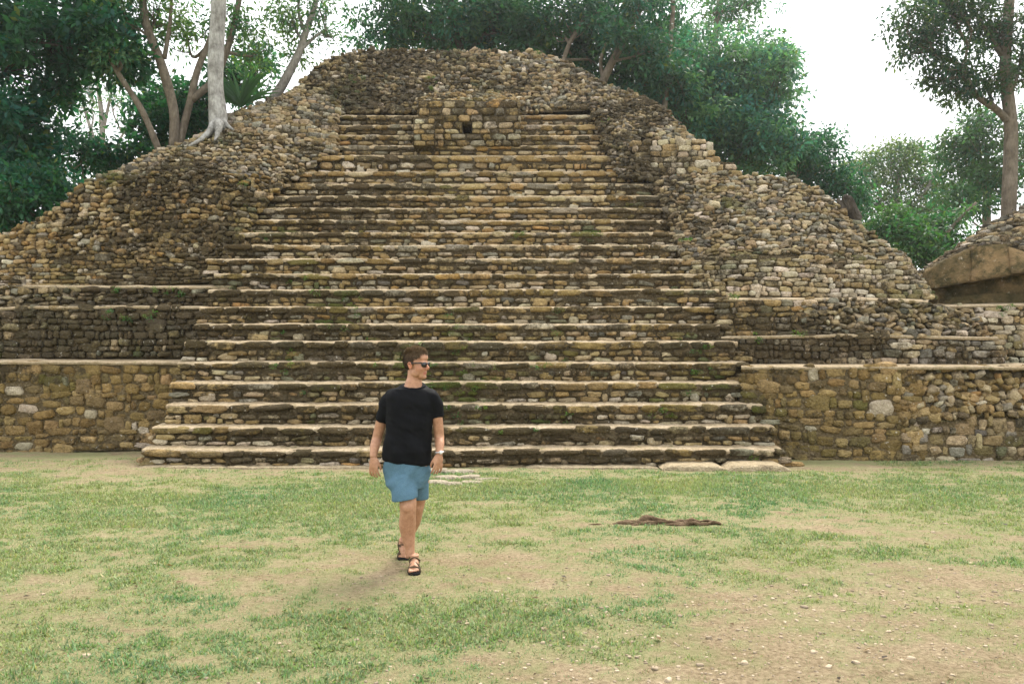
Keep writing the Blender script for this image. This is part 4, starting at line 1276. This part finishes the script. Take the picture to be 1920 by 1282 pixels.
def cloth_mat(name, c0, c1, sc, bumpd, rough=.95):
    m, nt, b = new_mat(name)
    tc = N(nt, "ShaderNodeTexCoord")
    n1 = noise(nt, tc.outputs["Object"], sc, 5, .7)
    n2 = noise(nt, tc.outputs["Object"], 7.0, 4, .6)
    c = mixc(nt, math_(nt, 'ADD', math_(nt, 'MULTIPLY', n1, .7), math_(nt, 'MULTIPLY', n2, .3)), c0, c1)
    nt.links.new(c, b.inputs["Base Color"])
    b.inputs["Roughness"].default_value = rough
    bump(nt, b, n1, .35, bumpd)
    return m

def build_man():
    D = .30
    foot0 = np.array([-.79, 6.50, 0.0])
    man = empty("person", tuple(foot0), "man in black t-shirt, blue shorts, sunglasses and sandals walking across the grass, looking sideways", "person")
    yaw = R(12)
    sk, nt, b = new_mat("skin")
    at = N(nt, "ShaderNodeAttribute", attribute_name="Col")
    tc = N(nt, "ShaderNodeTexCoord")
    n1 = noise(nt, tc.outputs["Object"], 28, 5, .65)
    c = mixc(nt, 1.0, at.outputs["Color"], mixc(nt, mrange(nt, n1, .3, .7), (.74, .68, .64), (1.12, 1.12, 1.12)), 'MULTIPLY')
    nt.links.new(c, b.inputs["Base Color"])
    b.inputs["Roughness"].default_value = .5
    b.inputs["Specular IOR Level"].default_value = .3
    b.inputs["Subsurface Weight"].default_value = .05
    b.inputs["Subsurface Radius"].default_value = (.012, .005, .003)
    bump(nt, b, n1, .12, .004)

    # ---- head frame
    fa = R(64)
    f = np.array([math.sin(fa), -math.cos(fa), -0.02]); f /= np.linalg.norm(f)
    up = np.array([0.0, 0, 1.0])
    s = np.cross(up, f); s /= np.linalg.norm(s)
    up = np.cross(f, s)
    M = np.stack([f, s, up])                       # local (f, s, z) @ M -> world
    HO = mp(386, 143, D-.02)
    def hp(a, b_, c_):
        return HO + np.array([a, b_, c_]) @ M
    def he(c_, r):
        return ellipsoid(hp(*c_), r, M)
    parts = []
    parts += [he((-.020, 0, .034), (.100, .077, .089)), he((.030, 0, -.030), (.066, .062, .080)), he((.052, 0, -.085), (.036, .038, .040)),
              he((.074, 0, -.104), (.020, .022, .020)), he((.010, .040, -.070), (.045, .022, .036)), he((.010, -.040, -.070), (.045, .022, .036)),
              he((.074, 0, .018), (.020, .052, .015)), he((.062, 0, .055), (.034, .054, .036)),
              he((.066, .036, -.032), (.024, .022, .024)), he((.066, -.036, -.032), (.024, .022, .024)),
              he((.083, 0, -.068), (.012, .024, .006)), he((.081, 0, -.079), (.012, .021, .006)),
              limb([hp(.088, 0, .012), hp(.100, 0, -.012), hp(.116, 0, -.034)], [(.010, .009), (.010, .010), (.012, .013)], 6, 10),
              he((.103, .012, -.040), (.011, .008, .008)), he((.103, -.012, -.040), (.011, .008, .008))]
    for sg in (-1, 1):
        parts += [limb([hp(-.002, sg*.073, -.035), hp(.002, sg*.080, -.018), hp(-.008, sg*.087, .010), hp(-.026, sg*.088, .008), hp(-.026, sg*.084, -.016), hp(-.012, sg*.078, -.040)],
                       [.006, .006, .0065, .0065, .006, .008], 14, 8), he((-.013, sg*.077, -.014), (.016, .006, .024))]
    # ---- neck and shoulders
    parts.append(limb([mp(362, 330, D), mp(368, 262, D), mp(374, 215, D), mp(376, 170, D)], [(.09, .15), (.066, .078), (.060, .060), (.062, .058)], 12, 18))
    # ---- arms
    def arm(pts, rad):
        parts.append(limb(pts, rad, 26, 16))
    wrL, wrR = mp(163, 622, D-.07), mp(502, 606, D-.08)
    arm([mp(262, 322, D), mp(233, 360, D+.01), mp(208, 430, D+.03), mp(184, 520, D+.05), mp(171, 566, D-.01), wrL], [.045, .050, .049, .043, .041, .0275])
    arm([mp(452, 318, D), mp(474, 352, D+.01), mp(490, 418, D+.02), mp(500, 512, D+.04), mp(503, 556, D-.02), wrR], [.043, .048, .046, .042, .039, .0265])
    def hand(w, dirn, side, inn, lengths):
        """w wrist, dirn down the hand, side from little finger to thumb, inn the way fingers curl"""
        dirn, side, inn = [np.asarray(v, float)/np.linalg.norm(v) for v in (dirn, side, inn)]
        def q(a, b_, c_):
            return w + dirn*a + side*b_ + inn*c_
        # palm as three overlapping lobes, flat across inn
        Mh = np.stack([dirn, side, inn])
        parts.append(ellipsoid(q(.045, 0, 0), (.052, .038, .017), Mh))
        parts.append(ellipsoid(q(.062, .004, .002), (.036, .041, .015), Mh))
        parts.append(ellipsoid(q(.015, 0, 0), (.034, .028, .020), Mh))
        parts.append(ellipsoid(q(.035, .028, .008), (.034, .017, .016), Mh))
        for i in range(4):
            b0 = -.030 + .0205*i
            L = lengths[i]
            spread = (-.006, -.002, .002, .006)[i]
            parts.append(limb([q(.075, b0, 0), q(.092, b0*1.06, .002), q(.092+L*.42, b0*1.08+spread*.5, .010), q(.092+L*.75, b0*1.05+spread, .026), q(.092+L*.92, b0+spread, .045)],
                              [.0098, .0095, .0088, .0082, .0066], 12, 10))
        parts.append(limb([q(.028, .030, .008), q(.052, .046, .016), q(.080, .052, .024), q(.103, .048, .034)], [.0125, .0115, .0100, .0078], 10, 10))
    hand(wrL, (.03, -.10, -1), (1, -.35, .05), (.35, .9, -.1), (.060, .072, .076, .066))
    hand(wrR, (-.10, -.12, -1), (-.9, -.5, .05), (-.5, .8, -.1), (.060, .072, .076, .066))
    # ---- legs
    kneeF = mp(341, 872, .14)
    parts.append(limb([mp(302, 640, D), mp(324, 765, .22), mp(340, 838, .15), kneeF, mp(341, 905, .15), mp(338, 960, .19), mp(341, 1010, .21), mp(349, 1075, .21), mp(353, 1128, .20)],
                      [.10, .088, .070, .069, .064, (.073, .070), .061, .042, .035], 34, 20))
    parts.append(ellipsoid(kneeF + [0, -.052, .0], (.036, .026, .042)))
    parts.append(limb([mp(392, 640, D), mp(394, 765, .36), mp(388, 850, .40), mp(384, 880, .41), mp(368, 945, .48), mp(346, 1000, .545), mp(326, 1045, .60), mp(316, 1068, .625)],
                      [.10, .086, .066, .062, .064, .054, .040, .036], 30, 20))
    # ---- feet and sandals
    sandals = []
    def foot(ball, ang, pitch):
        fd = np.array([math.sin(ang), -math.cos(ang), 0]); sd = np.array([math.cos(ang), math.sin(ang), 0])
        def q(a, b_, c_):
            if a < 0:
                c2, s2 = math.cos(pitch), math.sin(pitch)
                a, c_ = a*c2 + c_*s2, -a*s2 + c_*c2
            return np.asarray(ball) + fd*a + sd*b_ + [0, 0, c_]
        return q
    qF = foot((-.786, 6.405, 0), R(6), 0.0)
    qB = foot((-.935, 6.845, 0), R(10), R(32))
    for q, big in ((qF, -1), (qB, 1)):            # big: side the big toe is on
        parts.append(limb([q(-.175, 0, .055), q(-.13, 0, .075), q(-.08, 0, .072), q(-.03, 0, .058), q(.01, 0, .045)],
                          [(.026, .026), (.040, .033), (.036, .034), (.026, .041), (.019, .045)], 12, 16))
        parts.append(limb([q(-.178, 0, .040), q(-.12, 0, .042), q(-.05, 0, .042), q(.012, 0, .040)], [(.016, .024), (.018, .030), (.017, .036), (.016, .043)], 10, 14))
        parts.append(limb([q(-.135, 0, .06), q(-.125, 0, .10), q(-.120, 0, .13)], [.036, .035, .036], 8, 14))
        for i in range(5):
            b_ = -big*(-.034 + .0165*i) * 1.0
            L = (.062, .060, .052, .044, .034)[i]; rr = (.0125, .0092, .0088, .0085, .0082)[i]
            b_ = big*(.034 - .0168*i)
            parts.append(limb([q(.0, b_*.95, .040), q(L*.5, b_*1.02, .043), q(L, b_*1.02, .034)], [rr*1.1, rr, rr*.9], 8, 10))
        sandals.append((q, big))
    V, F, Nn = remesh(parts, .0046, 3, .4)
    colr = np.tile([.42, .230, .140, 1.0], (len(V), 1))
    L = (V - HO) @ M.T
    hd = (np.abs(L[:, 2]) < .14) & (np.abs(L[:, 0]) < .14) & (np.abs(L[:, 1]) < .12)
    lips = hd & (L[:, 0] > .075) & (np.abs(L[:, 2]+.073) < .011) & (np.abs(L[:, 1]) < .024)
    colr[hd, :3] = (.45, .245, .155)
    cheek = hd & (L[:, 0] > .03) & (L[:, 2] < -.01) & (L[:, 2] > -.06)
    colr[cheek, :3] = (.46, .232, .145)
    beard = hd & (L[:, 2] < -.058) & (L[:, 0] > .0)
    colr[beard, :3] = (.40, .215, .130)
    colr[lips, :3] = (.40, .155, .110)
    nose = hd & (L[:, 0] > .098) & (L[:, 2] < .0)
    colr[nose, :3] = (.49, .230, .140)
    ear = hd & (np.abs(L[:, 1]) > .072)
    colr[ear, :3] = (.47, .200, .120)
    obj("body", V, F, sk, man, origin=foot0, cols=colr)

    # ---- t-shirt
    sh = cloth_mat("black_cotton", (.0035, .0038, .0048), (.009, .0095, .0115), 60, .002, .72)
    [n_ for n_ in sh.node_tree.nodes if n_.type == "BSDF_PRINCIPLED"][0].inputs["Specular IOR Level"].default_value = .07
    rings = [(mp(337, 646, D), .203, .140, .12*-1), (mp(338, 628, D), .206, .143, -.10), (mp(337, 560, D), .193, .138, -.03), (mp(344, 490, D), .188, .134, 0), (mp(352, 410, D), .198, .136, 0),
             (mp(355, 350, D), .206, .136, 0), (mp(354, 318, D), .208, .125, 0), (mp(354, 296, D), .200, .112, 0), (mp(357, 276, D), .170, .100, 0), (mp(362, 260, D), .136, .092, 0), (mp(366, 250, D), .108, .086, 0), (mp(369, 241, D), .092, .080, .03)]
    cp = [loft(rings, yaw)]
    cp.append(limb([mp(300, 296, D), mp(258, 318, D), mp(232, 355, D+.01), mp(217, 400, D+.02), mp(207, 434, D+.03)], [.060, .072, .068, .063, .060], 14, 18))
    cp.append(limb([mp(420, 292, D), mp(456, 312, D), mp(475, 348, D+.01), mp(485, 385, D+.02), mp(491, 416, D+.02)], [.060, .070, .064, .058, .055], 14, 18))
    V, F, Nn = remesh(cp, .0075, 5)
    Z0 = V[:, 2]
    zc = mp(0, 262, D)[2]
    fr = np.clip((Z0 - zc + .012)/.03, 0, 1)*np.clip((YM + D - V[:, 1] + .03)/.07, 0, 1)
    V[:, 2] -= .030*fr
    low = np.clip((1.30-Z0)/.3, 0, 1)
    w = .020*(fbm(V[:, 0]*7+V[:, 2]*9, V[:, 2]*5-V[:, 0]*3, V[:, 1]*6, seed=91, oct=3)-.5)*2
    w += low*.026*(fbm(V[:, 0]*9, V[:, 2]*2.2 + V[:, 0]*2.5, V[:, 1]*9, seed=92, oct=2)-.5)*2
    # drapes that run from the chest towards the hem
    w += low*.008*np.sin(V[:, 0]*34 + V[:, 2]*14 + 5*vnoise(V[:, 0]*4, V[:, 2]*3))
    w *= np.clip((V[:, 2]-.86)/.10, .35, 1)
    V = V + Nn*w[:, None]
    obj("t_shirt", V, F, sh, man, origin=mp(340, 640, D))
    # collar band
    ring = []
    for t in np.linspace(0, 2*np.pi, 25):
        c0 = mp(369, 247, D)
        ring.append(c0 + np.array([math.cos(t)*.094, math.sin(t)*.084, 0]) + [0, 0, .012*math.cos(t*1.0)*0 + .026*math.sin(t) - .008])
    V, F = tube(ring, [.0055]*25, 8, cap=False)
    obj("collar", V, F, sh, man, origin=mp(369, 240, D))

    # ---- shorts
    de = cloth_mat("blue_chambray", (.028, .066, .100), (.140, .245, .315), 95, .003)
    cp = [loft([(mp(336, 775, D), .150, .120, 0), (mp(336, 730, D), .196, .140, 0), (mp(336, 690, D), .200, .142, 0), (mp(336, 650, D), .197, .138, 0), (mp(337, 612, D), .190, .132, 0)], yaw)]
    def leg(pts, rad, tl):
        return loft([(p, a, b_, t) for p, (a, b_), t in zip(pts, rad, tl)], yaw*0.5, 24)
    cp.append(leg([mp(327, 831, .165), mp(324, 800, .18), mp(312, 750, .225), mp(300, 690, D-.02), mp(296, 640, D)], [(.104, .125), (.105, .125), (.110, .126), (.105, .125), (.09, .12)], (.16, .14, .08, 0, 0)))
    cp.append(leg([mp(396, 830, .40), mp(396, 790, .38), mp(395, 740, .35), mp(390, 690, D+.02), mp(386, 640, D)], [(.084, .110), (.086, .112), (.095, .115), (.100, .122), (.09, .12)], (-.05, -.03, 0, 0, 0)))
    V, F, Nn = remesh(cp, .0075, 5)
    w = .018*(fbm(V[:, 0]*8-V[:, 2]*9, V[:, 2]*5+V[:, 0]*3, V[:, 1]*6, seed=95, oct=3)-.5)*2
    w *= np.clip((V[:, 2]-.60)/.10, .25, 1)
    w += .008*np.sin((V[:, 0]+.83)*40 - V[:, 2]*26 + 6*vnoise(V[:, 0]*5, V[:, 2]*5))*np.clip((.9-V[:, 2])/.2, 0, 1)*np.clip((V[:, 2]-.60)/.10, .2, 1)
    V = V + Nn*w[:, None]
    obj("shorts", V, F, de, man, origin=mp(336, 780, D))

    # ---- hair
    hr, nt, b = new_mat("brown_hair")
    at = N(nt, "ShaderNodeAttribute", attribute_name="Col")
    nt.links.new(at.outputs["Color"], b.inputs["Base Color"])
    b.inputs["Roughness"].default_value = .55
    r = np.random.default_rng(99)
    n = 5200
    d = r.normal(size=(n*4, 3)); d /= np.linalg.norm(d, axis=1)[:, None]
    p = d*np.array([.103, .080, .092]) + [-.020, 0, .034]
    hl = .050 + .022*np.cos(p[:, 1]*30)                      # hairline on the forehead
    ok = (p[:, 2] > -.062 - .0*p[:, 0]) & ~((p[:, 0] > .012) & (p[:, 2] < .030 + (p[:, 0]-.012)*.55)) & ~((p[:, 0] > -.045) & (p[:, 2] < -.005 + np.maximum(0, .02-np.abs(p[:, 0]))*0))
    p, d = p[ok][:n], d[ok][:n]
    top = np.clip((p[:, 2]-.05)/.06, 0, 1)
    fr = np.clip((p[:, 0]+.02)/.08, 0, 1)
    Lh = .010 + .022*top + .012*top*fr
    flow = np.stack([.35+.6*fr*top - .9*(1-top)*(p[:, 0] < -.03)*.2, r.normal(0, .35, len(p)), -.75*(1-top)+.25*top], -1)
    dirn = d*(.10+.24*top)[:, None] + flow*.8 + r.normal(0, .13, p.shape)
    dirn /= np.linalg.norm(dirn, axis=1)[:, None]
    wd = np.cross(dirn, d); wd /= np.linalg.norm(wd, axis=1)[:, None]+1e-6
    W = .0022
    tip = p + dirn*Lh[:, None] + d*.002
    mid = p + dirn*Lh[:, None]*.5 + d*.0035
    HV = np.stack([p - wd*W, p + wd*W, mid + wd*W*.9, mid - wd*W*.9, tip + wd*W*.15, tip - wd*W*.15], 1).reshape(-1, 3)
    k = np.arange(len(p))[:, None]*6
    HF = np.vstack([k + [0, 1, 2, 3], k + [3, 2, 4, 5]])
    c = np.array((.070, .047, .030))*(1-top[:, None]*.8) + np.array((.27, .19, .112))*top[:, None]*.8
    c = c*r.uniform(.65, 1.4, (len(p), 1))
    HC = np.repeat(np.hstack([c, np.ones((len(p), 1))]), 6, axis=0)
    hb = MB(); hb.add(HO + HV @ M, HF, HC)
    # close cropped cap under the strands
    CV, CF = ellipsoid((0, 0, 0), (1, 1, 1), np.eye(3), 40, 26)
    CV = CV*np.array([.1025, .0795, .0915]) + [-.020, 0, .034]
    cok = (CV[:, 2] > -.060) & ~((CV[:, 0] > .015) & (CV[:, 2] < .034 + (CV[:, 0]-.012)*.55)) & ~((CV[:, 0] > -.043) & (CV[:, 2] < -.002))
    CF = CF[cok[CF].all(axis=1)]
    hb.add(HO + CV @ M, CF, (.075, .045, .026, 1))
    hb.build("hair", hr, man, origin=HO)

    # ---- sunglasses
    gl, nt, b = new_mat("black_acetate")
    b.inputs["Base Color"].default_value = (.008, .008, .009, 1)
    b.inputs["Roughness"].default_value = .18
    b.inputs["Specular IOR Level"].default_value = .5
    fr_o = None
    def lens(sg):
        n = 20
        out, inn = [], []
        for t in np.linspace(0, 2*np.pi, n, endpoint=False):
            cx = np.sign(math.cos(t))*abs(math.cos(t))**.75*.030; cz = np.sign(math.sin(t))*abs(math.sin(t))**.75*.0215
            if cz < 0:
                cx *= .86
            y_ = sg*(.034+cx)
            x_ = .1035 - 1.9*(abs(y_)-.01)**2*4*.6
            out.append(hp(x_, y_, -.004+cz)); inn.append(hp(x_-.007, y_, -.004+cz))
        V = np.array(out + inn + [np.mean(out, axis=0), np.mean(inn, axis=0)])
        F = [[i, (i+1) % n, n+(i+1) % n, n+i] for i in range(n)]
        for i in range(0, n, 2):
            F.append([2*n, (i+2) % n, i+1, i]); F.append([2*n+1, n+i, n+i+1, n+(i+2) % n])
        return V, np.array(F)
    mb = MB()
    V, F = tube([hp(.101, -.012, .006), hp(.104, 0, .008), hp(.101, .012, .006)], [.004]*3, 6)
    gls = obj("sunglasses", V, F, gl, man, origin=hp(.1, 0, 0))
    for sg in (-1, 1):
        V, F = lens(sg)
        obj("lens", V, F, gl, gls)
        V, F = tube([hp(.089, sg*.066, .011), hp(.06, sg*.0765, .010), hp(.02, sg*.083, .007), hp(-.022, sg*.088, .004), hp(-.034, sg*.086, -.008)], [(.003, .006), (.003, .0055), (.003, .005), (.003, .0045), .003], 8)
        obj("temple_arm", V, F, gl, gls)

    # ---- watch
    wm, nt, b = new_mat("steel")
    b.inputs["Base Color"].default_value = (.62, .62, .64, 1); b.inputs["Metallic"].default_value = .6; b.inputs["Roughness"].default_value = .35
    wc = wrR + [0, .005, .022]
    ring = [wc + np.array([math.cos(t)*.0305, math.sin(t)*.0305, .003*math.cos(t)]) for t in np.linspace(0, 2*np.pi, 21)]
    V, F = tube(ring, [(.009, .0035)]*21, 8, cap=False)
    wt = obj("watch", V, F, wm, man, origin=wc)
    V, F = tube([wc + [.012, -.026, 0], wc + [.016, -.036, 0]], [.016, .015], 16)
    ca = obj("watch_case", V, F, wm, wt)
    dm, nt, b = new_mat("watch_dial"); b.inputs["Base Color"].default_value = (.75, .75, .74, 1); b.inputs["Roughness"].default_value = .3
    V, F = tube([wc + [.0158, -.0358, 0], wc + [.0163, -.0372, 0]], [.0125, .0120], 16)
    obj("dial", V, F, dm, wt)

    # ---- sandals
    so, nt, b = new_mat("black_rubber"); b.inputs["Base Color"].default_value = (.012, .012, .012, 1); b.inputs["Roughness"].default_value = .8
    stm = cloth_mat("woven_strap", (.035, .028, .020), (.16, .12, .075), 160, .001)
    for q, big in sandals:
        outl = [(-.190, .012), (-.192, -.012), (-.17, -.031), (-.11, -.033), (-.05, -.038), (.01, -.047), (.05, -.042), (.074, -.022), (.080, .005), (.070, .030), (.045, .044), (.005, .047), (-.05, .038), (-.11, .033), (-.17, .031)]
        outl = [(a, b_ + (.006*big if a > .05 else 0)) for a, b_ in outl]
        n = len(outl)
        V = np.array([q(a, b_*1.06, .002) for a, b_ in outl] + [q(a, b_*1.08, .016) for a, b_ in outl] + [q(a, b_, .027) for a, b_ in outl] + [q(-.06, 0, .002), q(-.06, 0, .026)])
        F = []
        for l in (0, 1):
            F += [[l*n+i, l*n+(i+1) % n, (l+1)*n+(i+1) % n, (l+1)*n+i] for i in range(n)]
        T = [[3*n, (i+1) % n, i, i] for i in range(n)] + [[3*n+1, 2*n+i, 2*n+(i+1) % n, 2*n+(i+1) % n] for i in range(n)]
        me_f = F + [[a, b_, c_, c_] for a, b_, c_, _ in T]
        # degenerate quads are split off as two-row fans instead
        F = np.array(F)
        sd = obj("sandal", V, F, so, man)
        import bmesh
        bm = bmesh.new(); bm.from_mesh(sd.data)
        bmesh.ops.holes_fill(bm, edges=[e for e in bm.edges if e.is_boundary])
        bmesh.ops.recalc_face_normals(bm, faces=bm.faces)
        bm.to_mesh(sd.data); bm.free()
        def strap(pts, w=.0095):
            P3 = smooth_path([q(*p) for p in pts], 12)
            V, F = tube(P3, [(.0028, w)]*12 if True else None, 8)
            obj("strap", V, F, stm, sd)
        strap([(.030, .050, .020), (.026, .040, .055), (.022, .0, .066), (.016, -.040, .056), (.012, -.050, .020)], .007)
        strap([(.025, -.050, .020), (.0, -.040, .064), (-.045, .0, .086), (-.08, .034, .080), (-.10, .040, .020)], .007)
        strap([(.02, .050, .020), (-.01, .038, .064), (-.055, -.012, .094), (-.085, -.036, .080), (-.105, -.040, .020)], .007)
        strap([(-.085, .042, .075), (-.12, .040, .085), (-.165, .022, .082), (-.178, .0, .078), (-.165, -.022, .082), (-.12, -.040, .085), (-.085, -.042, .075)], .006)
        strap([(-.095, .045, .082), (-.075, .018, .110), (-.068, .0, .116), (-.075, -.018, .110), (-.095, -.045, .082)], .007)
    return man
build_man()

# ------------------------------------------------------------------ humid air
def build_haze():
    V, F = box(-70, 70, -12, 75, -1.5, 26)
    m = bpy.data.materials.new("humid_air")
    m.use_nodes = True
    nt = m.node_tree
    nt.nodes.clear()
    out = nt.nodes.new("ShaderNodeOutputMaterial")
    v = nt.nodes.new("ShaderNodeVolumePrincipled")
    v.inputs["Color"].default_value = (.93, .97, 1.0, 1)
    v.inputs["Density"].default_value = 0.0007
    v.inputs["Anisotropy"].default_value = 0.8
    nt.links.new(v.outputs[0], out.inputs["Volume"])
    o = obj("haze", V, F, m, origin=(0, 20, -1.5), smooth=False)
    tag(o, "thin bright humid haze over the trees", "haze", kind="stuff")
build_haze()
